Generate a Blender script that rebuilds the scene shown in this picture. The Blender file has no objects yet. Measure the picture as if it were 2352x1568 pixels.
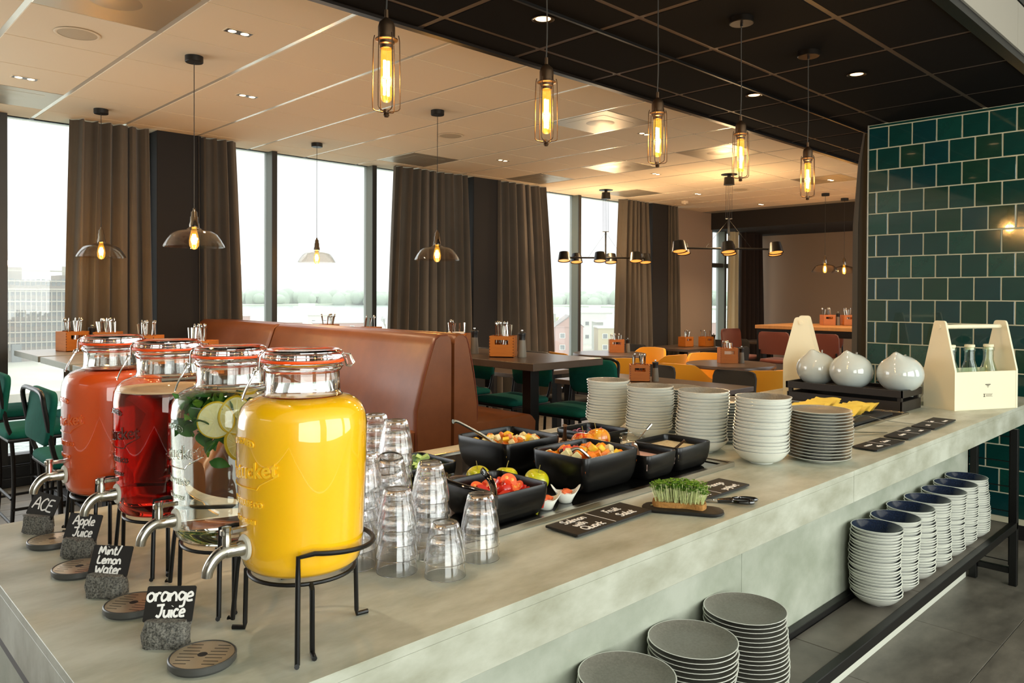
import bpy, math, random
import numpy as np
from mathutils import Matrix, Vector
random.seed(7)
PI = math.pi
SC = bpy.context.scene
COL = SC.collection

# ------------------------------------------------------------------ camera
YAW, PITCH, ROLL, FPX, PY = 0.80243, 0.0098228, 0.0043125, 1746.5, 693.6
Fv = Vector((math.cos(YAW)*math.cos(PITCH), math.sin(YAW)*math.cos(PITCH), -math.sin(PITCH)))
R0 = Vector((math.sin(YAW), -math.cos(YAW), 0)); U0 = R0.cross(Fv)
Rv = R0*math.cos(ROLL) + U0*math.sin(ROLL); Uv = U0*math.cos(ROLL) - R0*math.sin(ROLL)
cam = bpy.data.cameras.new('camera'); camo = bpy.data.objects.new('camera', cam); COL.objects.link(camo)
m3 = Matrix((Rv, Uv, -Fv)).transposed()
camo.matrix_world = Matrix.Translation((0, 0, 1.5)) @ m3.to_4x4()
cam.sensor_width = 36; cam.lens = FPX*36/2352; cam.shift_y = -(784-PY)/2352
cam.clip_start = 0.05; cam.clip_end = 6000
SC.camera = camo

# ------------------------------------------------------------------ world, lights, exposure
SC.view_settings.view_transform = 'Standard'; SC.view_settings.look = 'None'
SC.view_settings.gamma = 1; SC.view_settings.use_curve_mapping = False
SC.view_settings.exposure = 0.82
SC.cycles.max_bounces = 18; SC.cycles.transmission_bounces = 18; SC.cycles.transparent_max_bounces = 20
SC.cycles.diffuse_bounces = 4; SC.cycles.glossy_bounces = 6
SC.cycles.sample_clamp_indirect = 12
W = bpy.data.worlds.new('sky'); SC.world = W; W.use_nodes = True
nt = W.node_tree; bg = nt.nodes['Background']
tc = nt.nodes.new('ShaderNodeTexCoord'); sx = nt.nodes.new('ShaderNodeSeparateXYZ'); rp = nt.nodes.new('ShaderNodeValToRGB')
nt.links.new(tc.outputs['Generated'], sx.inputs[0]); nt.links.new(sx.outputs['Z'], rp.inputs['Fac']); nt.links.new(rp.outputs['Color'], bg.inputs['Color'])
e = rp.color_ramp.elements
e[0].position = 0.0; e[0].color = (0.90, 0.93, 0.94, 1)
e[1].position = 1.0; e[1].color = (2.6, 2.65, 2.7, 1)
q = rp.color_ramp.elements.new(0.10); q.color = (1.08, 1.10, 1.11, 1)
bg.inputs['Strength'].default_value = 0.78

def area(name, loc, rot, sx_, sy_, power, col):
    l = bpy.data.lights.new(name, 'AREA'); l.shape = 'RECTANGLE'; l.size = sx_; l.size_y = sy_; l.energy = power; l.color = col
    o = bpy.data.objects.new(name, l); o.location = loc; o.rotation_euler = rot; COL.objects.link(o); return o
# three added panels brightening the room, standing in for unseen windows behind the camera
for k in range(3):
    area('window_daylight', (-0.6+3.3*k, -2.35, 1.75), (math.radians(90), 0, 0), 2.6, 2.2, 64, (0.95, 1.0, 0.96))
# one more added panel, boosting the window light from left of the frame
area('window_daylight', (-1.6, 6.7, 1.7), (math.radians(-90), 0, 0), 3.2, 2.2, 60, (0.97, 0.99, 1.0))

# ------------------------------------------------------------------ materials
def lin(c):
    if isinstance(c, str):
        v = [int(c[i:i+2], 16)/255 for i in (0, 2, 4)]
        return tuple((x/12.92 if x <= .04045 else ((x+.055)/1.055)**2.4) for x in v)
    return tuple(c)
MATS = {}
def mat(name, col=(.5, .5, .5), rough=.5, metal=0, spec=None, coat=0, emit=None, es=0, trans=0, ior=None, alpha=None,
        noise=None, bump=None, sheen=0, sss=0, stretch=None):
    """noise=(scale, second colour, contrast) ; bump=(scale, strength[, distance])"""
    if name in MATS: return MATS[name]
    m = bpy.data.materials.new(name); m.use_nodes = True; MATS[name] = m
    n = m.node_tree.nodes; L = m.node_tree.links; b = n['Principled BSDF']
    c = lin(col)
    b.inputs['Base Color'].default_value = (*c, 1); b.inputs['Roughness'].default_value = rough; b.inputs['Metallic'].default_value = metal
    if spec is not None: b.inputs['Specular IOR Level'].default_value = spec
    if coat: b.inputs['Coat Weight'].default_value = coat; b.inputs['Coat Roughness'].default_value = .03
    if emit: b.inputs['Emission Color'].default_value = (*lin(emit), 1); b.inputs['Emission Strength'].default_value = es
    if trans: b.inputs['Transmission Weight'].default_value = trans
    if ior: b.inputs['IOR'].default_value = ior
    if sheen: b.inputs['Sheen Weight'].default_value = sheen
    if sss: b.inputs['Subsurface Weight'].default_value = sss; b.inputs['Subsurface Radius'].default_value = (.02, .01, .005)
    vec = None
    if noise or bump:
        t = n.new('ShaderNodeTexCoord'); vec = t.outputs['Object']
        if stretch:
            mp = n.new('ShaderNodeMapping'); mp.inputs['Scale'].default_value = stretch; L.new(vec, mp.inputs[0]); vec = mp.outputs[0]
    if noise:
        nz = n.new('ShaderNodeTexNoise'); nz.inputs['Scale'].default_value = noise[0]; nz.inputs['Detail'].default_value = 6; nz.inputs['Roughness'].default_value = .62
        L.new(vec, nz.inputs['Vector'])
        r = n.new('ShaderNodeValToRGB'); k = noise[2] if len(noise) > 2 else .25
        r.color_ramp.elements[0].position = .5-k; r.color_ramp.elements[1].position = .5+k
        r.color_ramp.elements[0].color = (*lin(noise[1]), 1); r.color_ramp.elements[1].color = (*c, 1)
        L.new(nz.outputs['Fac'], r.inputs[0]); L.new(r.outputs[0], b.inputs['Base Color'])
    if bump:
        nb = n.new('ShaderNodeTexNoise'); nb.inputs['Scale'].default_value = bump[0]; nb.inputs['Detail'].default_value = 3; L.new(vec, nb.inputs['Vector'])
        bp = n.new('ShaderNodeBump'); bp.inputs['Strength'].default_value = bump[1]; bp.inputs['Distance'].default_value = bump[2] if len(bump) > 2 else .002
        L.new(nb.outputs['Fac'], bp.inputs['Height']); L.new(bp.outputs[0], b.inputs['Normal'])
    return m
def glass(name, col=(1, 1, 1), ior=1.5, rough=0, vol=None):
    if name in MATS: return MATS[name]
    m = bpy.data.materials.new(name); m.use_nodes = True; MATS[name] = m
    n = m.node_tree.nodes; L = m.node_tree.links; n.remove(n['Principled BSDF'])
    g = n.new('ShaderNodeBsdfGlass'); g.inputs['Color'].default_value = (*lin(col), 1); g.inputs['IOR'].default_value = ior; g.inputs['Roughness'].default_value = rough
    L.new(g.outputs[0], n['Material Output'].inputs['Surface'])
    if vol:
        v = n.new('ShaderNodeVolumeAbsorption'); v.inputs['Color'].default_value = (*lin(vol[0]), 1); v.inputs['Density'].default_value = vol[1]
        L.new(v.outputs[0], n['Material Output'].inputs['Volume'])
    return m
def thin(name, tint=(1, 1, 1), refl=1.0, veil=0, ior=1.5):
    """thin-walled pane: see-through plus fresnel reflection, optionally a dusty translucent veil"""
    if name in MATS: return MATS[name]
    m = bpy.data.materials.new(name); m.use_nodes = True; MATS[name] = m
    n = m.node_tree.nodes; L = m.node_tree.links; n.remove(n['Principled BSDF'])
    tr = n.new('ShaderNodeBsdfTransparent'); tr.inputs[0].default_value = (*lin(tint), 1)
    gl = n.new('ShaderNodeBsdfGlossy'); gl.inputs['Roughness'].default_value = .02
    fr = n.new('ShaderNodeFresnel'); ge = n.new('ShaderNodeNewGeometry'); ma = n.new('ShaderNodeMath'); ma.operation = 'MULTIPLY_ADD'; ma.inputs[1].default_value = 1/ior-ior; ma.inputs[2].default_value = ior
    L.new(ge.outputs['Backfacing'], ma.inputs[0]); L.new(ma.outputs[0], fr.inputs['IOR'])
    mu = n.new('ShaderNodeMath'); mu.operation = 'MULTIPLY'; mu.inputs[1].default_value = refl; L.new(fr.outputs[0], mu.inputs[0])
    a = tr.outputs[0]
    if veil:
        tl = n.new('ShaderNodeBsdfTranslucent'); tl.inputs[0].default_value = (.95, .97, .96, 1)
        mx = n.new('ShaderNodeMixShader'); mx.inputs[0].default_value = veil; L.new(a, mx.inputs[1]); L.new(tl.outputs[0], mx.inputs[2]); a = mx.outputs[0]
    mx = n.new('ShaderNodeMixShader'); L.new(mu.outputs[0], mx.inputs[0]); L.new(a, mx.inputs[1]); L.new(gl.outputs[0], mx.inputs[2])
    L.new(mx.outputs[0], n['Material Output'].inputs['Surface'])
    return m

CONC = mat('light_concrete', 'BBBDAE', .42, noise=(3.6, '93937F', .15), bump=(60, .12, .001), stretch=(1, 2.2, 2.0))
CONCF = mat('light_concrete_panel', 'B4B8A9', .5, noise=(3.4, '949A88', .15), bump=(80, .2, .001), stretch=(1, 1, 1.3))
BLACK = mat('black_paint', '100F0E', .45)
BLACKM = mat('black_metal', '0C0B0A', .38, .3)
STEEL = mat('brushed_steel', 'B9B4A8', .24, 1, bump=(220, .05, .0004))
CHROME = mat('chrome', 'D8D4CC', .09, 1)
PORC = mat('white_porcelain', 'DEDFD4', .22, coat=.5)
PORCG = mat('grey_glaze', '827E73', .34, noise=(160, '6C685E', .2), bump=(240, .5, .0008))
PORCN = mat('navy_glaze', '1B2740', .16, coat=.5, noise=(220, '121B2E', .15))
SLATE = mat('slate', '181614', .55, noise=(40, '100F0E', .2), bump=(90, .3, .001))
CHALK = mat('white_marker', 'EDEBE6', .6)
MELA = mat('black_melamine', '0D0C0B', .27, spec=.35, noise=(14, '090908', .2), bump=(120, .15, .0006))
TEAL = mat('teal_fabric', '0C5A4C', .9, spec=.2, noise=(30, '0A4C40', .3), bump=(900, .3, .001))
YEL = mat('yellow_fabric', 'D9940A', .8, sheen=.2, bump=(500, .2, .001))
GREYF = mat('grey_fabric', '4A4640', .85, sheen=.2, bump=(500, .2, .001))
RUST = mat('rust_fabric', '62260F', .8, sheen=.2)
LEATH = mat('cognac_leather', '7F4A28', .34, noise=(5, '6A3B1E', .25), bump=(320, .25, .0012))
STITCH = mat('stitching', '6A2E12', .6)
BOXW = mat('orange_wood', 'C67426', .45, noise=(9, 'AE621E', .3), stretch=(1, 1, 5))
BOXWD = mat('orange_wood_end_grain', '6E3310', .5)
TABLE = mat('dark_tabletop', '57493E', .3, noise=(8, '4A3D33', .25), bump=(200, .08, .0005))
TABLEL = mat('grey_tabletop', '8B8A80', .28, noise=(8, '7E7D73', .25))
CEIL = mat('ceiling_panel', 'E2D0B4', .8, bump=(300, .1, .0005))
CEILM = mat('ceiling_panel_metal', 'B5A892', .38, .6)
TBAR = mat('ceiling_grid', 'F0EADC', .22, .45)
CEILB = mat('black_ceiling_panel', '070504', .9, spec=.1, bump=(300, .2, .0008))
TBARB = mat('black_ceiling_grid', '3E332A', .5)
CURT = mat('brown_curtain', '5F564B', .9, sheen=.2, bump=(700, .3, .001), noise=(3, '544B40', .3))
CURTL = mat('curtain_lining', 'C9BFA0', .9)
GROUT = mat('grout', 'BDB89C', .8)
FRAMEW = mat('window_frame', '6F7468', .4, .2)
FRAMED = mat('window_frame_dark', '2B2924', .45)
BRONZE = mat('bronze', '5A4634', .34, .85)
ORUB = mat('orange_rubber', 'FF5208', .4)
WOODC = mat('white_wood', 'E6DDBE', .5, bump=(60, .1, .0008))
GLASSC = glass('clear_glass', (1, 1, 1), 1.47)
TUMB = glass('tumbler_glass', (1, 1, 1), 1.47)
_n = TUMB.node_tree.nodes; _l = TUMB.node_tree.links; _g = [x for x in _n if x.type == 'BSDF_GLASS'][0]; _t = _n.new('ShaderNodeBsdfTransparent'); _m = _n.new('ShaderNodeMixShader'); _m.inputs[0].default_value = .06
_l.new(_g.outputs[0], _m.inputs[1]); _l.new(_t.outputs[0], _m.inputs[2]); _l.new(_m.outputs[0], _n['Material Output'].inputs['Surface'])

# ------------------------------------------------------------------ mesh builder
class MB:
    def __init__(s): s.v = []; s.f = []; s.mi = []; s.cur = 0; s.T = None
    def add(s, vs, fs):
        b = len(s.v)
        if s.T is not None: vs = [tuple(s.T @ Vector(p)) for p in vs]
        s.v += [tuple(p) for p in vs]; s.f += [tuple(i+b for i in f) for f in fs]; s.mi += [s.cur]*len(fs)
        return s
    def box(s, x0, x1, y0, y1, z0, z1, c=0):
        if c <= 0:
            vs = [(x, y, z) for z in (z0, z1) for y in (y0, y1) for x in (x0, x1)]
            return s.add(vs, [(0, 2, 3, 1), (4, 5, 7, 6), (0, 1, 5, 4), (2, 6, 7, 3), (0, 4, 6, 2), (1, 3, 7, 5)])
        c = min(c, (x1-x0)/2.01, (y1-y0)/2.01, (z1-z0)/2.01)
        vs = []; idx = {}
        for ix, (X, sx) in enumerate(((x0, 1), (x1, -1))):
            for iy, (Y, sy) in enumerate(((y0, 1), (y1, -1))):
                for iz, (Z, sz) in enumerate(((z0, 1), (z1, -1))):
                    for a in range(3):
                        p = [X+sx*c, Y+sy*c, Z+sz*c]; p[a] = (X, Y, Z)[a]
                        idx[(ix, iy, iz, a)] = len(vs); vs.append(tuple(p))
        g = lambda i, j, k, a: idx[(i, j, k, a)]
        fs = []
        for i in (0, 1):
            q = [g(i, 0, 0, 0), g(i, 1, 0, 0), g(i, 1, 1, 0), g(i, 0, 1, 0)]; fs.append(q if i else q[::-1])
            q = [g(0, i, 0, 1), g(0, i, 1, 1), g(1, i, 1, 1), g(1, i, 0, 1)]; fs.append(q if i else q[::-1])
            q = [g(0, 0, i, 2), g(1, 0, i, 2), g(1, 1, i, 2), g(0, 1, i, 2)]; fs.append(q if i else q[::-1])
        for i in (0, 1):
            for j in (0, 1):
                fl = (i+j) % 2 == 0
                q = [g(i, j, 0, 0), g(i, j, 1, 0), g(i, j, 1, 1), g(i, j, 0, 1)]; fs.append(q if fl else q[::-1])
                q = [g(0, i, j, 1), g(1, i, j, 1), g(1, i, j, 2), g(0, i, j, 2)]; fs.append(q if fl else q[::-1])
                q = [g(i, 0, j, 2), g(i, 1, j, 2), g(i, 1, j, 0), g(i, 0, j, 0)]; fs.append(q if fl else q[::-1])
                for k in (0, 1):
                    q = [g(i, j, k, 0), g(i, j, k, 1), g(i, j, k, 2)]; fs.append(q if (i+j+k) % 2 else q[::-1])
        return s.add(vs, fs)
    def lathe(s, prof, seg=32, cx=0, cy=0, cz=0, close=False):
        """prof: list of (r, z); r==0 gives a pole"""
        vs = []; rows = []
        for r, z in prof:
            if r < 1e-7: rows.append([len(vs)]*seg); vs.append((cx, cy, cz+z))
            else:
                rows.append(list(range(len(vs), len(vs)+seg)))
                vs += [(cx+r*math.cos(2*PI*i/seg), cy+r*math.sin(2*PI*i/seg), cz+z) for i in range(seg)]
        fs = []
        pr = list(zip(rows, rows[1:])) + ([(rows[-1], rows[0])] if close else [])
        for a, b in pr:
            for i in range(seg):
                j = (i+1) % seg; q = [a[i], a[j], b[j], b[i]]
                q = list(dict.fromkeys(q))
                if len(q) > 2: fs.append(q)
        return s.add(vs, fs)
    def tube(s, pts, r, seg=8, caps=True, closed=False, rr=None, flat=1.0):
        P = [Vector(p) for p in pts]; n = len(P); vs = []; fs = []
        up = None
        for i in range(n):
            a = P[(i-1) % n] if (closed or i > 0) else P[i]; b = P[(i+1) % n] if (closed or i < n-1) else P[i]
            t = (b-a).normalized() if (b-a).length > 1e-9 else Vector((0, 0, 1))
            if up is None: up = Vector((0, 0, 1)) if abs(t.z) < .9 else Vector((1, 0, 0))
            u = (up - t*up.dot(t)); u = u.normalized() if u.length > 1e-6 else t.orthogonal().normalized()
            w = t.cross(u); up = u
            R_ = rr[i] if rr else r
            vs += [tuple(P[i] + (u*math.cos(2*PI*k/seg)*flat + w*math.sin(2*PI*k/seg))*R_) for k in range(seg)]
        m = n if closed else n-1
        for i in range(m):
            for k in range(seg):
                k2 = (k+1) % seg; i2 = (i+1) % n
                fs.append((i*seg+k, i2*seg+k, i2*seg+k2, i*seg+k2))
        if caps and not closed: fs += [tuple(range(seg)), tuple(range((n-1)*seg, n*seg))[::-1]]
        return s.add(vs, fs)
    def prism(s, out, a0, a1, axis='z'):
        """outline (2D, ccw) extruded along an axis"""
        n = len(out)
        f = {'z': lambda p, a: (p[0], p[1], a), 'y': lambda p, a: (p[0], a, p[1]), 'x': lambda p, a: (a, p[0], p[1])}[axis]
        vs = [f(p, a0) for p in out] + [f(p, a1) for p in out]
        fs = [(i, (i+1) % n, n+(i+1) % n, n+i) for i in range(n)] + [tuple(range(n))[::-1], tuple(range(n, 2*n))]
        if axis == 'y': fs = [x[::-1] for x in fs]
        return s.add(vs, fs)
    def loft(s, rings, cap0=True, cap1=True):
        n = len(rings[0]); vs = [p for r in rings for p in r]; fs = []
        for i in range(len(rings)-1):
            for k in range(n): fs.append((i*n+k, i*n+(k+1) % n, (i+1)*n+(k+1) % n, (i+1)*n+k))
        if cap0: fs.append(tuple(range(n))[::-1])
        if cap1: fs.append(tuple(range((len(rings)-1)*n, len(rings)*n)))
        return s.add(vs, fs)
    def blob(s, cx, cy, cz, rx, ry, rz, seg=16, rings=10, fn=None):
        vs = [(0, 0, -1)]; 
        for i in range(1, rings):
            ph = PI*i/rings
            vs += [(math.sin(ph)*math.cos(2*PI*k/seg), math.sin(ph)*math.sin(2*PI*k/seg), -math.cos(ph)) for k in range(seg)]
        vs.append((0, 0, 1)); fs = []
        for k in range(seg): fs.append((0, 1+(k+1) % seg, 1+k))
        for i in range(rings-2):
            for k in range(seg):
                a = 1+i*seg; fs.append((a+k, a+(k+1) % seg, a+seg+(k+1) % seg, a+seg+k))
        a = 1+(rings-2)*seg
        for k in range(seg): fs.append((a+k, a+(k+1) % seg, len(vs)-1))
        if fn: vs = [fn(*p) for p in vs]
        return s.add([(cx+x*rx, cy+y*ry, cz+z*rz) for x, y, z in vs], fs)
    def mesh(s, name, mats, smooth=40):
        me = bpy.data.meshes.new(name); me.from_pydata(s.v, [], s.f)
        for m in (mats if isinstance(mats, (list, tuple)) else [mats]): me.materials.append(m)
        if any(s.mi): me.polygons.foreach_set('material_index', s.mi)
        if smooth:
            me.polygons.foreach_set('use_smooth', [True]*len(s.f)); me.set_sharp_from_angle(angle=math.radians(smooth))
        me.update(); return me
    def build(s, name, mats, parent=None, loc=(0, 0, 0), rz=0, smooth=40, label=None):
        return link(name, s.mesh(name, mats, smooth), parent, loc, rz, label)
CH = {}
def reg(c, p): CH.setdefault(p.name, []).append(c)
def link(name, me, parent=None, loc=(0, 0, 0), rz=0, label=None):
    o = bpy.data.objects.new(name, me); COL.objects.link(o)
    o.location = loc; o.rotation_euler = (0, 0, rz) if not isinstance(rz, tuple) else rz
    if parent is not None: o.parent = parent; reg(o, parent)
    if label: o['label'] = label
    return o
def tag(o, label, cat, group=None, kind=None):
    o['label'] = label; o['category'] = cat
    if group: o['group'] = group
    if kind: o['kind'] = kind
    return o
def thing(name, label, cat, loc=(0, 0, 0), rz=0, group=None):
    o = bpy.data.objects.new(name, None); COL.objects.link(o); o.location = loc
    o.rotation_euler = rz if isinstance(rz, tuple) else (0, 0, rz); o.empty_display_size = .05
    return tag(o, label, cat, group)
def dup(root, loc, rz=0, label=None, group=None, scale=None, cat=None):
    r = root.copy(); COL.objects.link(r); r.location = loc; r.rotation_euler = rz if isinstance(rz, tuple) else (0, 0, rz)
    if scale: r.scale = (scale,)*3 if not isinstance(scale, tuple) else scale
    if label: r['label'] = label
    if group: r['group'] = group
    if cat: r['category'] = cat
    for ch in CH.get(root.name, []):
        c = ch.copy(); COL.objects.link(c); c.parent = r; reg(c, r)
        for g in CH.get(ch.name, []):
            d = g.copy(); COL.objects.link(d); d.parent = c; reg(d, c)
    return r
def struct(name, mb, m, parent=None, **k):
    o = mb.build(name, m, parent, **k); o['kind'] = 'structure'; return o
def rrect(w, d, r, n=5, cx=0, cy=0):
    r = min(r, w/2-1e-5, d/2-1e-5); pts = []
    for qx, qy, a0 in ((1, 1, 0), (-1, 1, 90), (-1, -1, 180), (1, -1, 270)):
        for i in range(n+1):
            a = math.radians(a0+90*i/n); pts.append((cx+qx*(w/2-r)+r*math.cos(a), cy+qy*(d/2-r)+r*math.sin(a)))
    return pts
def smoothpts(p, k=5, closed=False):
    n = len(p); out = []
    rng = range(n if closed else n-1)
    for i in rng:
        g = lambda j: Vector(p[j % n] if closed else p[max(0, min(n-1, j))])
        a, b, c, d = g(i-1), g(i), g(i+1), g(i+2)
        for t in range(k):
            t /= k; out.append(tuple(.5*((2*b)+(-a+c)*t+(2*a-5*b+4*c-d)*t*t+(-a+3*b-3*c+d)*t**3)))
    if not closed: out.append(tuple(p[-1]))
    return out
ORD = ['', 'topmost', 'second from the top', 'third from the top', 'fourth from the top', 'fifth from the top', 'sixth from the top', 'seventh from the top', 'eighth from the top',
       'ninth from the top', 'tenth from the top', 'eleventh from the top', 'twelfth from the top', 'thirteenth from the top', 'fourteenth from the top', 'fifteenth from the top',
       'sixteenth from the top', 'seventeenth from the top', 'eighteenth from the top', 'nineteenth from the top', 'twentieth from the top', 'twenty-first from the top', 'twenty-second from the top',
       'twenty-third from the top', 'twenty-fourth from the top', 'twenty-fifth from the top']
def ordl(i, n):
    return 'bottom' if i == n and n > 1 else ORD[i]
def rj(a): return random.uniform(-a, a)

# ================================================================== SETTING
ZC, ZB = 2.87, 2.695
FLD = mat('dark_stone_floor', '716B60', .4, noise=(3.0, '4B463E', .16), bump=(40, .1, .001), stretch=(1, 2.2, 1))
FLP = mat('grey_oak_floor', '8E8577', .38, noise=(3, '776E61', .3), stretch=(1, 7, 1), bump=(80, .1, .001))
WALLB = mat('brown_wall', '9C8672', .85, bump=(300, .1, .001))
WALLG = mat('warm_grey_wall', '8F887B', .85)
PILL = mat('dark_pillar', '1F1C1B', .85, bump=(400, .3, .001))
fl = struct('floor', MB().box(-4.2, 13.4, -2.6, 7.2, -.08, -.012), mat('floor_joint', '4A463F', .8))
tm = MB().box(0, .7475, 0, .7475, -.012, 0, .001).mesh('floor_tile', FLD)
for i in range(-2, 10):
    for j in range(-3, 4):
        x, y = 3.0-.75*3+.75*i+.042, .875+.75*(j-1)
        if y < 1.7: link('floor_tile', tm, fl, (x, y, 0))
pm = MB().box(0, 1.496, 0, .186, -.012, 0, .0015).mesh('floor_plank', FLP)
for j in range(25):
    off = (j*.53) % 1.5
    for i in range(-1, 8):
        x = -.6+1.5*i-off; y = 2.385+.19*j
        if x > 7.5 or y > 7: continue
        link('floor_plank', pm, fl, (x, y, 0))
MB().box(7.4, 13.3, 2.4, 7.1, -.012, -.001).build('plank_field', FLP, fl)['kind'] = 'stuff'
# --- white panel ceiling
cl = struct('ceiling', MB().box(-4.2, 11.25, 2.79, 7.1, ZC+.003, ZC+.08), TBAR)
pan = MB().box(-.2835, .2835, -.2935, .2935, 0, .012, .002)
pmW = pan.mesh('ceiling_panel', CEIL)
mb = MB().box(-.2835, .2835, -.2935, .2935, 0, .012, .002); mb.lathe([(0, -.002), (.11, -.002), (.12, 0)], 24); mb.box(-.19, .19, -.19, .19, -.0012, 0)
pmM = mb.mesh('ceiling_panel', CEILM)
metal = {(1.183, 3.898), (1.275, 6.288), (4.708, 6.08), (4.661, 3.827), (6.479, 5.018), (6.422, 6.149), (6.547, 3.819), (8.228, 6.189), (8.9, 3.6)}
def cell(x, y): return (math.floor((x-1.45)/.595), math.floor((y-4.18)/.595))
mcells = {cell(*p) for p in metal}
gx0, gy0 = 1.45, 4.18
for i in range(-4, 17):
    for j in range(-3, 5):
        cx, cy = gx0+.595*(i+.5), gy0+.595*(j+.5)
        y0, y1 = max(cy-.2935, 2.82), min(cy+.2935, 7.0)
        if cx > 11.2 or y1-y0 < .05: continue
        if y1-y0 < .58:
            MB().box(cx-.2835, cx+.2835, y0, y1, ZC, ZC+.012, .002).build('ceiling_panel', CEIL, cl)
        else: link('ceiling_panel', pmM if (i, j) in mcells else pmW, cl, (cx, cy, ZC))
# --- lowered black ceiling over the counter
cb = struct('ceiling_counter', MB().box(-2.6, 8.6, 1.0, 2.79, ZB+.003, 2.95), TBARB)
pmB = MB().box(-.285, .285, -.285, .285, 0, .012, .002).mesh('ceiling_panel', CEILB)
for i in range(-6, 11):
    for j in range(-2, 2):
        cx, cy = 2.08+.6*(i+.5), 1.99+.595*(j+.5)
        y0, y1 = max(cy-.285, 1.04), min(cy+.285, 2.75)
        if y1-y0 < .04 or cx > 8.5: continue
        if y1-y0 < .56: MB().box(cx-.285, cx+.285, y0, y1, ZB, ZB+.012, .002).build('ceiling_panel', CEILB, cb)
        else: link('ceiling_panel', pmB, cb, (cx, cy, ZB))
struct('trim_1', MB().box(-2.6, 8.6, 2.755, 2.79, ZB-.012, ZB+.01).box(-2.6, 8.6, 2.795, 2.81, ZC-.03, ZC+.01), mat('black_edge_profile', '1A1511', .35, .3))
struct('trim_2', MB().box(-2.6, 8.6, .985, 1.035, ZB-.008, ZB+.03).box(-2.6, 8.6, .97, .985, 2.96, 3.0), BLACKM)
fa = struct('trim_3', MB().box(-2.6, 8.6, .99, 1.0, 2.72, 3.4), BLACK)
for i in range(-3, 7): MB().box(.56+1.28*i+.002, .56+1.28*(i+1)-.002, .975, .99, 2.725, 2.955, .001).build('fascia_panel', WALLG, fa)
struct('ceiling_entrance', MB().box(-4.2, 8.6, -2.6, .97, 3.0, 3.1), mat('white_ceiling', 'DAD8CE', .8))
r = struct('trim_4', MB().box(-1, 7.0, 2.196, 2.209, ZB-.012, ZB), BLACKM)
# --- window wall (far side): base, pillars, glazing
wb = struct('wall_back', MB().box(-4.2, 13.4, 6.9, 7.1, 0, .17).box(10.15, 11.28, 6.85, 7.1, .17, ZC), WALLB)
MB().box(-4.2, 10.1, 6.86, 6.9, 0, .175, .004).build('sill_panel', BLACK, wb)
for x0, x1 in ((2.30, 2.67), (5.83, 6.25), (9.36, 9.85)): MB().box(x0, x1, 6.68, 7.1, .0, ZC, .004).build('pillar', PILL, wb)
GP = thin('window_glass', (.98, .99, .985), 1.0, .12)  # translucent veil put into the glass stands in for outdoor haze
def window(n, x0, x1, mull, top=ZC, transom=None):
    f = MB().box(x0, x1, 6.9, 7.03, .17, .24).box(x0, x1, 6.95, 7.03, top, top+.05).box(x0, x0+.05, 6.87, 7.03, .17, top).box(x1-.05, x1, 6.87, 7.03, .17, top)
    w = struct('window_%d' % n, f, FRAMED)
    for m_ in mull:
        MB().box(m_, m_+.046, 6.872, 7.03, .2, top).build('mullion', FRAMEW, w); MB().box(m_-.002, m_+.05, 6.862, 6.872, .2, top).build('mullion_cap', FRAMED, w)
    if transom: MB().box(x0, x1, 6.9, 7.02, transom, transom+.07).build('transom', FRAMED, w)
    xs = [x0+.05]+[v for m_ in mull for v in (m_, m_+.046)]+[x1-.05]
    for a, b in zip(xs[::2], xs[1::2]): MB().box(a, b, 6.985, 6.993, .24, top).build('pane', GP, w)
window(1, 1.22, 2.30, []); window(2, 2.67, 5.83, [3.425, 4.565]); window(3, 6.25, 9.36, [6.9, 7.9])
window(4, 11.28, 12.9, [11.72], 2.6, 1.98); window(5, -2.4, 1.22, [-.4])
# --- far end of the room
struct('ceiling_lowered', MB().box(11.25, 13.3, 2.6, 7.1, 2.6, 2.95), PILL)
struct('wall_right', MB().box(13.1, 13.3, 2.5, 7.1, 0, 2.6), WALLB)
struct('wall_left', MB().box(-4.4, -4.2, -2.6, 7.1, 0, 3.1), WALLG)
struct('wall_front', MB().box(-4.2, 13.3, -2.7, -2.6, 0, 3.1), WALLG)
# --- green tiled wall at the end of the counter
tw = struct('wall_tiled', MB().box(5.514, 5.75, -1.2, 2.108, .09, ZB+.01), GROUT)
struct('baseboard_tiled', MB().box(5.505, 5.522, -1.2, 2.108, 0, .09), BLACK)
TG = [mat('green_tile_%s' % a, c, .12, coat=1, noise=(9, d, .3), bump=(14, .10, .004)) for a, c, d in
      (('deep', '0B3C35', '09302B'), ('teal', '0A3A3A', '082E2F'), ('moss', '173C2D', '103025'), ('bright', '10443A', '0C372F'))]
tms = [MB().box(0, .012, -.0712, .0712, -.0712, .0712, .002).mesh('wall_tile', g) for g in TG]
for r_ in range(18):
    zc_ = ZB-.021-.15*(r_+.5)
    off = 0 if r_ % 2 == 0 else .0755
    for c_ in range(-1, 19):
        yc = 1.975-.0755-.151*c_ + (0 if r_ % 2 == 0 else .0755)
        y0, y1 = yc-.0712, min(yc+.0712, 2.104)
        if y1-y0 < .02 or yc < -.6 or zc_ < .1: continue
        m_ = random.choice([0, 0, 1, 1, 2, 3])
        if y1-y0 < .142: MB().box(5.51, 5.522, y0, y1, zc_-.0712, zc_+.0712, .002).build('wall_tile', TG[m_], tw)
        else: link('wall_tile', tms[m_], tw, (5.51, yc, zc_))
MB().box(5.51, 5.522, -.6, 2.104, ZB-.018, ZB-.004, .001).build('wall_tile', TG[0], tw)
struct('trim_5', MB().box(5.503, 5.515, 2.104, 2.112, 0, ZB), mat('tile_edge_trim', 'B9B7A8', .3, .6))

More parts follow.
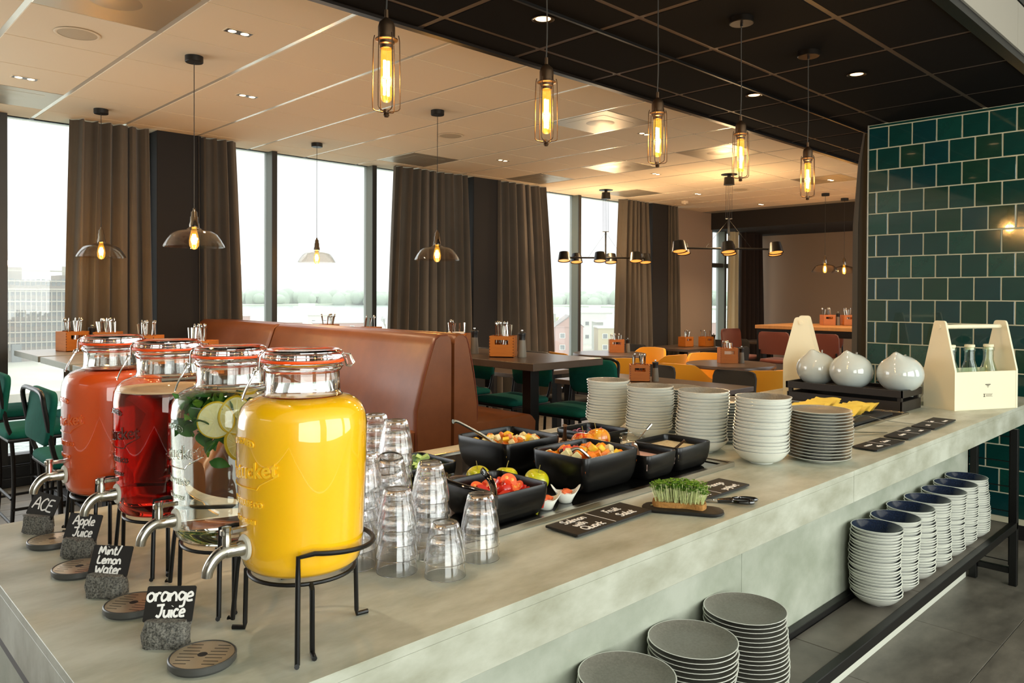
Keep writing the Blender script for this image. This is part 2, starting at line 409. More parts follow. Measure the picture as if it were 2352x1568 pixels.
# --- curtains
def curtain(label, x0, x1, xb0, xb1, y=6.70, z0=.02, z1=ZC-.005, folds=7, amp=.065, m=CURT, flip=1, group=None):
    nx, nz = folds*12, 12; vs = []; fs = []
    ph = [random.uniform(-.5, .5) for _ in range(folds+2)]
    for side in (0, 1):
        for j in range(nz+1):
            t = j/nz; z = z1+(z0-z1)*t
            e = 1-(1-t)**1.6
            a, b = x0+(xb0-x0)*e, x1+(xb1-x1)*e
            for i in range(nx+1):
                s = i/nx; k = s*folds; w = ph[int(k)]*(1-k % 1)+ph[int(k)+1]*(k % 1)
                yy = y+amp*(math.sin(2*PI*k+w*2)*(.65+.35*t)+.25*math.sin(4.3*PI*k+3*w+t*1.5))
                vs.append((a+(b-a)*s+.012*math.sin(5*k+2*t), yy+.004*side, z))
    n = (nx+1)*(nz+1)
    for j in range(nz):
        for i in range(nx):
            p = j*(nx+1)+i; fs.append((p, p+nx+1, p+nx+2, p+1)); fs.append((n+p, n+p+1, n+p+nx+2, n+p+nx+1))
    for j in range(nz):
        for i in (0, nx): p = j*(nx+1)+i; fs.append((p, n+p, n+p+nx+1, p+nx+1))
    o = MB().add(vs, fs).build('curtain', m, smooth=80); tag(o, label, 'curtain', group); return o
curtain('brown curtain left of the first dark pillar, beside the leftmost window', 1.66, 2.25, 1.60, 2.28, folds=6)
curtain('narrow brown curtain right of the first dark pillar', 2.64, 2.98, 2.64, 3.07, folds=4)
curtain('wide brown curtain left of the middle dark pillar', 4.72, 5.75, 4.62, 5.83, folds=9)
curtain('brown curtain right of the middle dark pillar, behind the bar stools', 6.12, 7.05, 6.12, 7.25, folds=7)
curtain('brown curtain left of the far dark pillar', 8.62, 9.25, 8.52, 9.36, folds=6)
curtain('slim brown curtain with pale lining right of the far dark pillar', 9.75, 9.98, 9.75, 10.1, folds=3)
curtain('pale lined curtain edge beside the narrow far window', 11.80, 11.98, 11.74, 12.0, y=6.8, z1=2.6, folds=2, m=CURTL)
curtain('dark brown curtain in the far corner under the black soffit', 12.02, 12.8, 12.0, 12.85, y=6.75, z1=2.6, folds=5, m=mat('dark_curtain', '2A1C14', .9))
# grey drape hanging behind the end of the tiled wall
vs = []; fs = []; MBc = MB()
for j in range(13):
    z = 2.66-2.62*j/12
    for i in range(25):
        s = i/24; vs.append((5.56+.2*s, 2.15+.045*(.45+.55*min(1, j/3))*(1+math.sin(s*16))-.02*(j == 0), z))
for j in range(12):
    for i in range(24): p = j*25+i; fs.append((p, p+1, p+26, p+25))
tag(MBc.add(vs, fs).build('curtain', mat('grey_drape', '5D564C', .9), smooth=80), 'grey drape hanging from a hook beside the green tiled wall', 'curtain')

# --- ceiling fittings
def twin(loc, rz, label, i=[0]):
    t = thing('downlight', label, 'downlight', loc, rz)
    MB().box(-.075, .075, -.036, .036, -.003, .001, .001).build('frame', CEIL, t)
    MB().box(-.068, .068, -.029, .029, -.0035, -.003).build('recess', BRONZE, t)
    for s in (-1, 1):
        MB().lathe([(0, -.005), (.017, -.005), (.021, -.0036)], 16, s*.034).build('lamp', mat('downlight_lamp', 'FFF0D8', .4, emit='FFD9A0', es=7), t)
    return t
T1 = twin((1.143, 5.67, ZC), 0, 'twin downlight above the leftmost window table, near the left picture edge')
for p, lb in (((1.746, 3.88), 'twin downlight right of the nearest canopy of the glass pendants'), ((2.35, 5.081), 'twin downlight behind the largest glass pendant cord'),
              ((5.331, 5.659), 'twin downlight between the first and second caged lamps, above the wide curtain'), ((5.298, 3.874), 'twin downlight beside the third caged lamp'),
              ((7.138, 5.054), 'twin downlight just below the third caged lamp'), ((8.937, 5.647), 'twin downlight left of the smoke detector side, far ceiling'),
              ((10.612, 5.617), 'farthest twin downlight, close to the black soffit'), ((8.948, 3.854), 'twin downlight beside the last caged lamp')):
    dup(T1, (*p, ZC), 0, lb)
def spk(loc, label):
    t = thing('ceiling_speaker', label, 'speaker', loc)
    MB().lathe([(.098, 0), (.11, -.004), (.104, -.007), (.094, -.005)], 32).build('bezel', CEIL, t)
    MB().lathe([(0, -.006), (.06, -.0058), (.094, -.004)], 32).build('grille', mat('speaker_grille', 'B8A78C', .6, bump=(900, .4, .001)), t); return t
S1 = spk((1.147, 4.502, ZC), 'round ceiling speaker at the upper left, nearest of the speakers')
dup(S1, (4.182, 5.098, ZC), 0, 'round ceiling speaker behind the cord of the glass pendant by the booth')
dup(S1, (8.947, 5.027, ZC), 0, 'small far round ceiling speaker behind the fourth caged lamp')
t = thing('smoke_detector', 'white smoke detector on the far ceiling near the brown wall', 'smoke detector', (9.508, 6.226, ZC))
MB().lathe([(.05, 0), (.052, -.02), (.04, -.035), (0, -.036)], 20).build('housing', CEIL, t); MB().lathe([(.02, -.036), (.018, -.045), (0, -.046)], 16).build('sensor', CEIL, t)
for p, lb in (((2.39, 2.287), 'round downlight in the black ceiling above the second caged lamp'), ((4.189, 2.267), 'round downlight in the black ceiling between the two canopies, farther left'),
              ((4.184, 1.666), 'round downlight in the black ceiling right of the last canopy')):
    t = thing('recessed_spot', lb, 'downlight', (*p, ZB))
    MB().lathe([(.036, .0), (.05, -.004), (.046, -.006), (.034, -.002)], 24).build('ring', mat('spot_ring', '3B342C', .3, .8), t)
    MB().lathe([(0, -.001), (.034, -.001)], 20).build('lamp', mat('spot_lamp', 'FFF0D8', .4, emit='FFC890', es=1.8), t)

# --- outside: water, quay, far shore, houses
GZ = -18.0
GRD = mat('grey_ground', 'B3B1A2', .9, noise=(.05, '9A9C8A', .2))
struct('ground', MB().box(-300, 98, 168, 420, GZ-1, GZ).box(98, 520, 40, 420, GZ-1, GZ), GRD)
tag(MB().box(-900, 3000, 8, 3000, GZ-1.6, GZ-1.5).build('water', mat('river_water', '9AA79F', .15, spec=.8, bump=(.6, .5, .4))), 'pale river water beyond the quay and between the shores', 'water', kind='stuff')
struct('quay_wall', MB().box(-100, 98, 167, 168, GZ-1.499, GZ+.4), mat('quay_stone', 'A39A86', .9))
struct('far_shore', MB().box(300, 3000, 1250, 3000, GZ-1.5, GZ+.5).box(1000, 3000, 300, 1300, GZ-1.5, GZ+.5), mat('far_grass', 'B2BCA6', .9))  # pale grass colour has the distance haze put into it
FOL = mat('hazy_foliage', 'A9B8A4', .95, noise=(.05, '93A391', .3)); random.seed(11)  # haze over the far trees is mixed into this pale leaf colour
mb = MB()
for k in range(620):
    a = math.radians(22+46*k/620); d = random.uniform(1450, 1750)
    mb.blob(d*math.sin(a) if False else d*math.cos(PI/2-a), d*math.sin(PI/2-a), GZ+9+rj(5), 12+rj(5), 14, 13+rj(5), 7, 6)
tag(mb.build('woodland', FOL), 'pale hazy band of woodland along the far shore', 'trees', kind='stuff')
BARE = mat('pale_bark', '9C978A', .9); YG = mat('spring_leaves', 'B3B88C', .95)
def tree(x, y, h, label, leafy):
    t = thing('tree', label, 'tree', (x, y, GZ), 0, None); mb = MB(); tips = []
    def br(p, d, L, r, dep):
        q = p+d*L; mb.tube([p, q], r, 5, rr=[r, r*.6]); 
        if dep == 0: tips.append(q); return
        for _ in range(4):
            n = (d+Vector((rj(.8), rj(.8), .25+rj(.3)))).normalized(); br(p+d*L*random.uniform(.55, 1), n, L*.62, r*.5, dep-1)
    br(Vector((0, 0, 0)), Vector((0, 0, 1)), h*.42, h*.022, 4); mb.build('trunk_and_branches', BARE, t)
    if leafy:
        mb = MB()
        for q in tips[::2]: mb.blob(q.x, q.y, q.z, h*.05, h*.05, h*.04, 6, 4)
        mb.build('foliage', YG, t)['kind'] = 'stuff'
for a in ((222, 232, 18, 'tall bare tree left of the far window mullion, on the horizon', 0), (256, 214, 12, 'small bare tree right of the tall one near the far mullion', 0), (250, 228, 11, 'yellowish spring tree above the grey houses', 1),
          (196, 322, 9, 'bare tree between the two central mullions, nearer the middle', 0), (222, 322, 10, 'bare tree near the right central mullion', 0), (136, 310, 9, 'yellow green tree at the right edge of the second window', 1),
          (56, 208, 5, 'low shrub tree on the quay below the big apartment block', 1), (62, 206, 4, 'low tree beside the quay road, left window', 1)): tree(*a)
# apartment block
PLS = mat('pale_facade', 'A29C8B', .9); GLZ = mat('far_glazing', '6A6F6C', .25); PLD = mat('brown_facade', '8A7E6E', .9)
t = thing('apartment_building', 'large apartment block with a grid facade seen in the leftmost window', 'building', (0, 0, 0))
MB().box(28, 92, 250.4, 268, GZ, 4.4).build('wall', PLD, t)
fr = MB()
for i in range(37): fr.box(30.0+1.28*i-.12, 30.0+1.28*i+.12, 249.6, 250.4, GZ+3.2, 2.2)
for j in range(8): fr.box(28, 78, 249.5, 250.4, -14.9+2.9*j+5.0-2.9, -14.9+2.9*j+5.35-2.9)
fr.build('facade_grid', PLS, t)['kind'] = 'stuff'
wm = MB().box(-.45, .45, 0, .15, 0, 1.7).mesh('window', GLZ)
for i in range(10, 28):
    for j in range(7): link('window', wm, t, (30.64+1.28*i, 250.28, -17.3+2.9*j+3.4+random.choice([0, 0, .2])))
MB().box(27, 93, 249.2, 268.5, 2.2, 2.7).box(30, 91, 251.5, 266, 4.4, 4.8).build('cornice', PLS, t)
MB().box(30, 50, 252, 262, 4.8, 8.6).box(59.5, 90, 252, 262, 4.8, 6.6).build('penthouse', PLD, t); MB().box(60.3, 61.0, 252, 253, 6.6, 9.2).build('chimney', PLS, t)
MB().box(47, 49.3, 249.0, 250, GZ, GZ+5).build('entrance', GLZ, t)
# houses
HB = [mat('house_brick', 'B08A7C', .9), mat('house_grey', 'A5AAA0', .9), mat('house_white', 'D8DAD2', .9), mat('house_ochre', 'B9AE86', .9)]
RF = mat('house_roof', '8C8681', .9); 
def house(x, y, w, d, h, m, label, gable=0, rz=0, nw=3):
    t = thing('house', label, 'house', (x, y, GZ), rz, None)
    MB().box(-w/2, w/2, -d/2, d/2, 0, h).build('wall', HB[m], t)
    if gable:
        mb = MB(); mb.prism([(-w/2-.3, h), (w/2+.3, h), (0, h+w*.38)], -d/2-.2, d/2, 'y'); mb.build('roof', HB[m], t)
        MB().prism([(-w/2-.5, h), (0, h+w*.38+.05), (w/2+.5, h), (0, h+w*.38+.5)], -d/2-.4, d/2+.3, 'y').build('roof_covering', RF, t)
    else: MB().box(-w/2-.3, w/2+.3, -d/2-.3, d/2+.3, h, h+.5).build('roof', HB[2], t); MB().box(-w*.2, w*.15, -d*.2, d*.2, h+.5, h+2.6).build('roof_unit', HB[2], t)
    for i in range(nw):
        for j in range(2 if h > 6 else 1):
            f = MB().box(-.9, .9, -.12, .05, 0, 1.7).build('window_frame', HB[2], t, (-w/2+w*(i+.5)/nw, -d/2, h*.18+j*h*.42)); MB().box(-.7, .7, -.14, -.1, .15, 1.55).build('pane', GLZ, f)
A45 = math.radians(-42)
for a in ((178, 178, 11, 12, 9.5, 0, 'brick house with white bay window in the far window, left', 0, A45, 2), (189, 169, 9, 12, 9, 0, 'gabled red brick house left of the far mullion', 1, A45, 2),
          (200, 160, 9, 10, 8.6, 3, 'ochre house just left of the far window mullion', 0, A45, 2), (214, 168, 16, 12, 10, 1, 'long grey house right of the far mullion', 0, A45, 3), (228, 156, 10, 12, 10, 3, 'ochre house at the right end of the grey one', 0, A45, 2),
          (238, 146, 8, 12, 10, 0, 'brick house beside the far brown curtain', 0, A45, 2),
          (196, 216, 12, 10, 12, 2, 'white roof house in the second row, left of the far mullion', 0, A45, 3), (214, 206, 12, 10, 12.2, 1, 'grey roof house in the second row, at the far mullion', 0, A45, 3), (236, 196, 12, 10, 12.4, 2, 'white cubic house in the second row, right of the far mullion', 0, A45, 3),
          (254, 190, 12, 10, 12, 1, 'pale grey house in the second row, at the far right', 0, A45, 3),
          (118, 300, 22, 12, 6.5, 2, 'long white low building in the second window', 0, -.5, 4), (150, 300, 24, 12, 7.5, 0, 'long red brick building right of the first mullion', 0, -.5, 4), (146, 330, 14, 10, 9.5, 0, 'red brick block behind the long brick building', 0, -.5, 3),
          (178, 290, 26, 12, 7, 0, 'red roofed long building in the middle of the central window', 0, -.5, 4), (182, 318, 10, 8, 9.5, 2, 'white block standing above the red roofed building', 0, -.5, 2), (208, 278, 18, 12, 8, 2, 'white and grey building near the right central mullion', 0, -.5, 3)): house(*a)
t = thing('boat', 'white boat with a blue cover moored at the quay', 'boat', (31.5, 150, GZ-1.5), .1)
MB().prism([(-4.2, .1), (3.6, .1), (4.8, 1.0), (-4.4, .9)], -1.1, 1.1, 'y').build('hull', HB[2], t); MB().prism([(-2.5, .95), (2.2, .95), (1.2, 1.8), (-1.8, 1.8)], -.8, .8, 'y').build('cover', mat('blue_cover', '4C65A8', .7), t)
t = thing('ferry', 'white ferry crossing below the hazy woodland', 'boat', (560, 1010, GZ-1.5), 0)
MB().box(-22, 22, -4, 4, 0, 3).build('hull', HB[2], t); MB().box(-14, 10, -3, 3, 3, 7).build('cabin', HB[2], t)
random.seed(7)

# ================================================================== SERVING COUNTER
CT = .92
ctr = thing('serving_counter', 'long light concrete buffet counter carrying the jars, bowls and plates', 'counter', (0, 0, 0))
for a, b in ((.315, 2.569), (2.571, 5.2)):
    MB().box(a, b, 1.02, 2.25, .9022, CT, .0008).build('worktop', CONC, ctr)
    MB().box(a+.0006, b-.0006, 1.0206, 2.2494, .815, .9016, .0008).build('edge_band', CONC, ctr)
for a, b in ((.335, 2.199), (2.201, 4.575)): MB().box(a, b, 1.221, 1.26, .10, .815, .001).build('front_panel', CONCF, ctr)
MB().box(.33, 4.575, 1.225, 1.28, 0, .10).build('plinth', mat('pale_plinth', 'D9DACB', .5), ctr)
MB().box(.335, .36, 1.25, 2.22, .02, .795, .001).build('end_panel', CONCF, ctr)
MB().box(.345, 4.57, 1.262, 2.2, .02, .813).build('carcass', BLACK, ctr)
MB().box(.318, .335, 1.03, 2.24, .795, .814).build('shadow_gap', BLACK, ctr)
# shelf under the overhang with its steel frame
sh = thing('plate_shelf', 'low black steel shelf frame under the front of the counter', 'shelf', (0, 0, 0))
SHT = mat('shelf_stone', '6B645A', .38, noise=(3.6, '47423B', .16), bump=(60, .1, .001))
for a, b in ((.36, 1.028), (1.032, 1.758), (1.762, 2.498), (2.502, 3.248), (3.252, 3.998), (4.002, 4.565)): MB().box(a, b, 1.032, 1.188, .31, .33, .0012).build('shelf_tile', SHT, sh)
MB().box(.36, 4.63, 1.0, 1.03, .296, .333, .002).build('front_rail', BLACKM, sh)
MB().box(.36, 4.6, 1.19, 1.218, .29, .352, .002).build('back_rail', BLACKM, sh)
for x, y in ((4.6, 1.0), (4.585, 1.18), (.4, 1.0)): MB().box(x, x+.035, y, y+.035, 0, .814, .002).build('leg', BLACKM, sh)
for z in (.285, .06): MB().box(4.605, 4.63, 1.035, 1.18, z, z+.03, .002).build('cross_bar', BLACKM, sh)
t = thing('end_frame', 'black steel uprights carrying the far end of the counter', 'frame', (4.585, 1.3, 0))
for y in (0, .86): MB().box(-.015, .015, y, y+.03, 0, .814, .002).build('upright', BLACKM, t)
t = thing('wire_mesh_panel', 'black wire grid panel hanging at the far end of the counter', 'wire grid', (4.62, 0, 0))
for k in range(7): MB().tube([(0, 1.04+.19*k, .1), (0, 1.04+.19*k, .8)], .0028, 6).build('wire', BLACKM, t)
for k in range(6): MB().tube([(0, 1.02, .12+.13*k), (0, 2.2, .12+.13*k)], .0028, 6).build('wire', BLACKM, t)

# ---------------------------------------------------------------- plates and bowls
def dish(R, foot, h, t=.004, inner=PORCG, ry=None, rim=.0035, flat=.35):
    """profile of a coupe plate or bowl: outside white, inside glazed"""
    m = MB(); n = 8
    out = [(0, .002), (foot*.8, .002), (foot*.84, 0), (foot, 0), (foot, .004)]
    for i in range(1, n+1):
        s = i/n; out.append((foot+(R-foot)*s**.75, .004+(h-.004)*s**1.6))
    out.append((R-.0004, h+.0006)); out.append((R-rim, h+.0006))
    ins = []
    for i in range(n, -1, -1):
        s = i/n; ins.append((max(foot*flat, (R-rim-.0006)-(R-rim-foot)*(1-s**.75)) if s > 0 else foot*flat, t+.001+(h-.001-t)*s**1.6))
    ins.append((0, t+.001))
    m.lathe(out, 48); m.cur = 1; m.lathe([out[-1]]+ins, 48); return m
def stack(name, me, label, cat, group, x, y, z0, n, dz, jit=.0015, lean=(0, 0)):
    for i in range(n):
        f = i/(n-1); wob = math.sin(f*5+x*9)*.003
        o = link(name, me, None, (x+rj(jit)+lean[0]*f+wob, y+rj(jit)+lean[1]*f-wob, z0+i*dz), rj(3)); tag(o, label % ordl(n-i, n), cat, group)
bowlg = dish(.0955, .042, .046).mesh('bowl', [PORC, PORCG])
where = ['rearmost counter stack', 'second counter stack from the back', 'third counter stack from the back', 'frontmost counter stack']
for k, (x, y, zt, n) in enumerate(((2.62, 2.10, 1.129, 15), (2.565, 1.84, 1.131, 16), (2.485, 1.545, 1.146, 16), (2.475, 1.30, 1.149, 17))):
    stack('bowl', bowlg, 'grey-lined white bowl, %s, '+where[k], 'bowl', 'grey-lined bowls in '+where[k], x, y, CT, n, (zt-CT-.046)/(n-1))
plg = dish(.1085, .06, .016, .003, flat=.9).mesh('plate', [PORC, PORCG])
stack('plate', plg, 'grey plate, %s, counter stack beside the small slates', 'plate', 'grey plates stacked on the counter', 2.665, 1.18, CT, 16, .0108, .0025)
stack('plate', plg, 'grey plate, %s, between second and third bowl stacks', 'plate', 'grey plates behind the bowl stacks', 2.80, 1.86, CT, 17, .0105, .002)
stack('plate', plg, 'grey plate, %s, between third and front bowl stacks', 'plate', 'grey plates behind the front bowl stack', 2.74, 1.60, CT, 15, .0105, .002)
plL = dish(.117, .066, .018, .003, flat=.9, rim=.003).mesh('plate', [PORC, PORCG])
for k, (x, w_, n) in enumerate(((1.455, 'nearest stack', 21), (1.725, 'middle stack', 21), (2.011, 'farthest stack', 21))):
    stack('plate', plL, 'large grey plate, %s, '+w_+' of plates on the low shelf', 'plate', 'large plates, '+w_+' on the shelf', x, 1.102, .33, n, .0125, .0025)
bn = dish(.0925, .034, .044, inner=PORCN).mesh('bowl', [PORC, PORCN])
o7 = ['nearest', 'second nearest', 'third', 'fourth', 'fifth', 'sixth', 'farthest']
for k, (x, n) in enumerate(((3.012, 23), (3.205, 24), (3.405, 24), (3.60, 24), (3.80, 23), (3.995, 24), (4.19, 25))):
    stack('bowl', bn, 'navy-lined bowl, %s, '+o7[k]+' stack on the low shelf', 'bowl', 'navy-lined bowls, '+o7[k]+' stack on the shelf', x, 1.115, .33, n, (.292-.044)/(n-1)*1.0, .002, (rj(.008), rj(.004)))

# ---------------------------------------------------------------- drink dispensers
JUICE = mat('orange_juice', 'FFC000', .35, coat=.5, sss=.2)
ACE = mat('ace_juice', 'DE5416', .35, coat=.5, sss=.15)
APPLE = glass('apple_juice', (.95, .45, .3), 1.36, 0, ((.85, .05, .012), 15))
WATER = glass('water_body', (.985, 1, .985), 1.34)
GLT = thin('jar_glass', (.985, .995, .985), 1.2)
BODY = [(0, .004), (.075, .003), (.088, .006), (.097, .014), (.1015, .03), (.1035, .06), (.1055, .12), (.108, .18), (.1085, .225), (.1085, .245), (.106, .262), (.1, .275), (.09, .284), (.078, .290), (.068, .293)]
NECK = [(.068, .293), (.0635, .297), (.0625, .303), (.0615, .332), (.0655, .337), (.0665, .341), (.0655, .345), (.063, .347), (.0635, .351)]
LID = [(.062, .3525), (.0675, .354), (.069, .358), (.0685, .362), (.0655, .367), (.061, .3705), (.054, .3700), (.050, .3675), (0, .3665)]
def textmesh(s, size, depth=.0012, bold=0):
    cu = bpy.data.curves.new('t', 'FONT'); cu.body = s; cu.size = size; cu.extrude = depth; cu.align_x = 'CENTER'; cu.offset = bold; cu.resolution_u = 4
    o = bpy.data.objects.new('t', cu); COL.objects.link(o)
    me = bpy.data.meshes.new_from_object(o.evaluated_get(bpy.context.evaluated_depsgraph_get())); bpy.data.objects.remove(o)
    vs = [tuple(v.co) for v in me.vertices]; fs = [tuple(p.vertices) for p in me.polygons]; bpy.data.meshes.remove(me); return vs, fs
def jar_r(z):
    for (r0, z0), (r1, z1) in zip(BODY[1:], BODY[2:]):
        if z0 <= z <= z1: return r0+(r1-r0)*(z-z0)/(z1-z0)
    return .1
def dispenser(loc, label, kind):
    t = thing('drink_dispenser', label, 'drink dispenser', loc)
    top = {'orange': .291, 'ace': .289, 'apple': .262, 'water': .288}[kind]
    liq = [p for p in BODY if p[1] < top]; liq.append((jar_r(top)-.001, top)); liq.append((0, top))
    inset = .0012
    liq = [(max(0, r-(inset if 0 < i else 0)) if r > 0 else 0, z+(.001 if i < 2 else 0)) for i, (r, z) in enumerate(liq)]
    m = {'orange': JUICE, 'ace': ACE, 'apple': APPLE, 'water': WATER}[kind]
    lb = {'orange': 'opaque orange juice', 'ace': 'opaque red-orange juice', 'apple': 'clear dark red apple juice', 'water': 'clear water'}[kind]
    MB().lathe(liq, 64).build('drink', m, t, label=lb)
    if kind == 'apple': MB().lathe([(0, top+.0005), (.1, top+.0005), (.1045, top+.002), (.104, top+.005), (.098, top+.003), (0, top+.002)], 48).build('foam', mat('juice_foam', 'D8B58A', .6), t)
    if kind in ('orange', 'ace'):
        MB().lathe([(.0625, .2925), (.0, .2925)], 32).build('froth', m, t)
    MB().lathe(BODY+NECK[1:], 64).build('glass_body', GLT, t)
    MB().lathe(NECK+[(.0595, .351), (.0585, .338), (.0575, .33), (.0585, .30), (.064, .293)], 48, close=True).build('neck', GLASSC, t)
    MB().lathe([(.0, .3525)]+LID, 48).build('lid', GLASSC, t)
    MB().lathe([(.060, .3500), (.0700, .3495), (.0712, .3515), (.0708, .3540), (.060, .3540)], 48, close=True).build('rubber_seal', ORUB, t, label='orange rubber seal')
    MB().tube([(.0668*math.cos(a*PI/24), .0668*math.sin(a*PI/24), .341) for a in range(48)], .0013, 6, closed=True).build('neck_wire', CHROME, t)
    # wire bail: latch towards the upper left, hinge at the right
    for ang, nm in ((math.radians(160), 'bail_latch'), (math.radians(-38), 'bail_hinge')):
        c, s = math.cos(ang), math.sin(ang)
        P = lambda r, u, z: (c*r-s*u, s*r+c*u, z)
        mb = MB()
        if nm == 'bail_latch':
            for sg in (-1, 1):
                mb.tube(smoothpts([P(.0655, .017*sg, .366), P(.0715, .016*sg, .360), P(.0725, .015*sg, .345), P(.0735, .012*sg, .334), P(.081, .013*sg, .330), P(.079, .013*sg, .338), P(.073, .014*sg, .337)], 4), .00125, 6)
                mb.tube(smoothpts([P(.077, .011*sg, .334), P(.086, .011*sg, .318), P(.094, .010*sg, .302), P(.099, .008*sg, .288)], 4), .0012, 6)
            mb.tube([P(.099, -.008, .288), P(.100, 0, .2865), P(.099, .008, .288)], .0012, 6); mb.tube([P(.0745, -.018, .336), P(.0745, .018, .336)], .0012, 6)
        else:
            mb.tube([P(.066, -.013, .364), P(.071, -.013, .356), P(.075, -.012, .342), P(.082, -.011, .341), P(.086, -.01, .346), P(.079, -.009, .361), P(.070, -.008, .362)], .0012, 6)
            mb.tube([P(.066, .013, .364), P(.071, .013, .356), P(.075, .012, .342), P(.082, .011, .341), P(.086, .01, .346), P(.079, .009, .361), P(.070, .008, .362)], .0012, 6)
            mb.tube([P(.079, -.009, .361), P(.079, .009, .361)], .0012, 6); mb.tube([P(.075, -.012, .342), P(.075, .012, .342)], .0012, 6)
        mb.build(nm, CHROME, t)
    mb = MB(); mb.tube([(.0655*math.cos(a*PI/24), .0655*math.sin(a*PI/24), .3668) for a in range(48)], .0011, 6, closed=True); mb.build('lid_wire', CHROME, t)
    # tap pointing to -x
    tp = MB(); z = .052
    tp.T = Matrix.Translation((-.1025, 0, z)) @ Matrix.Rotation(-PI/2, 4, 'Y')
    tp.lathe([(0, -.002), (.0125, -.002), (.0125, .014), (.011, .016), (.0105, .034), (0, .034)], 20); tp.T = None
    tp.tube(smoothpts([(-.112, 0, z), (-.136, 0, z+.001), (-.152, 0, z-.006), (-.163, 0, z-.021), (-.166, 0, z-.034)], 5), .0105, 14, rr=[.0108-.00012*i for i in range(21)])
    tp.lathe([(0, -.008), (.007, -.008), (.0072, .012), (.0066, .014), (.0066, .024), (.0075, .025), (.0075, .031), (0, .032)], 16, -.134, 0, z+.008)
    tap = tp.build('tap', STEEL, t)
    MB().box(-.144, -.126, -.0045, .0045, z+.026, z+.036, .0015).box(-.128, -.098, -.005, .005, z+.027, z+.035, .0015).build('tap_lever', STEEL, tap)
    g = MB(); g.T = Matrix.Translation((-.1025, 0, z)) @ Matrix.Rotation(-PI/2, 4, 'Y'); g.lathe([(.0, -.001), (.0205, -.001), (.021, .002), (.019, .0045), (.012, .0046)], 24); g.build('washer', mat('white_washer', 'CFCABA', .5), t)
    # raised lettering on the glass
    lt = MB()
    for s, size, zz, arc in (('IMPROVED', .0135, .222, 1.0), ('Nantucket', .036, .166, 1), ('GLASSWARE CO', .013, .122, 1), ('TWO GALLONS', .009, .094, 1)):
        vs, fs = textmesh(s, size, .0011, .0006); ov = []
        for x, y, d in vs:
            zc = zz+y+ (.010*math.cos(x*30)-.01 if s == 'IMPROVED' else 0) + (x*.12 if s == 'Nantucket' else 0)
            rr = jar_r(zc)+.0006+d; a = PI + x/.108; ov.append((rr*math.cos(a), rr*math.sin(a), zc))
        lt.add(ov, fs)
    zs = [(-.075+.15*i/24) for i in range(25)]
    lt.tube([((jar_r(.158)+.0006)*math.cos(PI+u/.108), (jar_r(.158)+.0006)*math.sin(PI+u/.108), .155-.05*(u+.075)*(u < .04)+(.5*(u-.04) if u > .04 else -0)+.003*math.sin(u*20)) for u in zs], .0012, 6)
    lt.build('raised_lettering', glass('clear_glass_relief', (.97, .99, .97), 1.2) if kind in ('water', 'x') else mat('relief_'+kind, {'orange': 'FFC62A', 'ace': 'DE5E20', 'apple': '5A1408'}[kind], .1, coat=1), t, smooth=30)
    # wire stand
    st = MB(); zb = -(loc[2]-CT)
    st.tube([(.088*math.cos(a*PI/20), .088*math.sin(a*PI/20), -.004) for a in range(40)], .0035, 8, closed=True)
    g0, g1 = math.radians(-122), math.radians(122); arc = [g0+(g1-g0)*i/40 for i in range(41)]
    f = lambda a, r, z: (r*math.cos(a), r*math.sin(a), z)
    pth = [f(g0, .146, zb+.006), f(g0, .137, zb+.004), f(g0, .128, -.02), f(g0, .1215, .02), f(g0, .1185, .050)] + [f(a, .1195, .058-.022*math.sin((a-g0)/(g1-g0)*PI)) for a in arc[2:-2]] + [f(g1, .1185, .050), f(g1, .1215, .02), f(g1, .128, -.02), f(g1, .137, zb+.004), f(g1, .146, zb+.006)]
    st.tube(pth, .0042, 8)
    for a in (math.radians(135), math.radians(-8), math.radians(-110)):
        st.tube([f(a, .088, -.004), f(a, .098, -.01), f(a, .100, zb+.012), f(a, .101, zb+.004), f(a, .122, zb+.004)], .0042, 8)
    st.build('wire_stand', BLACKM, t)
    return t
JARS = [((.650, 1.189), 'orange', 'glass dispenser full of yellow orange juice, nearest of the four'), ((.634, 1.443), 'water', 'glass dispenser of water with lemon slices and mint'),
        ((.614, 1.7155), 'apple', 'glass dispenser of dark red apple juice'), ((.58, 1.98), 'ace', 'glass dispenser of orange-red juice, farthest of the four')]
for (x, y), k, lb in JARS: dispenser((x, y, 1.035 if k == 'orange' else 1.028), lb, k)
# lemon slices and mint in the water
LR = mat('lemon_rind', 'E8C51C', .4); LP = mat('lemon_pith', 'F0EBB4', .5); LF = mat('lemon_flesh', 'EBE3A0', .3, noise=(90, 'DCD27C', .2))
def lemon(loc, rot, label, r=.031):
    t = thing('lemon_slice', label, 'lemon slice', loc, rot)
    MB().lathe([(r*.93, -.003), (r, -.0015), (r, .0015), (r*.93, .003)], 40).build('rind', LR, t)
    MB().lathe([(0, -.0029), (r*.93, -.0029), (r*.93, .0029), (0, .0029)], 40).build('pith', LP, t)
    for k in range(9):
        a0 = 2*PI*k/9+.05; a1 = 2*PI*(k+1)/9-.05
        o = [(r*.1*math.cos((a0+a1)/2), r*.1*math.sin((a0+a1)/2))]+[(r*.84*math.cos(a0+(a1-a0)*i/5), r*.84*math.sin(a0+(a1-a0)*i/5)) for i in range(6)]
        MB().prism(o, -.0034, .0034).build('segment', LF, t)
    return t
jx, jy, jz = .634, 1.443, 1.028
va = math.atan2(-jy, -jx)   # towards the viewer side
def inj(r, a, z): return (jx+r*math.cos(va+a), jy+r*math.sin(va+a), jz+z)
lemon(inj(.070, -.34, .236), (math.radians(84), 0, va+PI/2-.1), 'lemon slice facing out at the front of the water dispenser')
lemon(inj(.060, .12, .240), (math.radians(80), 0, va+PI/2+.5), 'lemon slice at the right side of the water dispenser, half hidden')
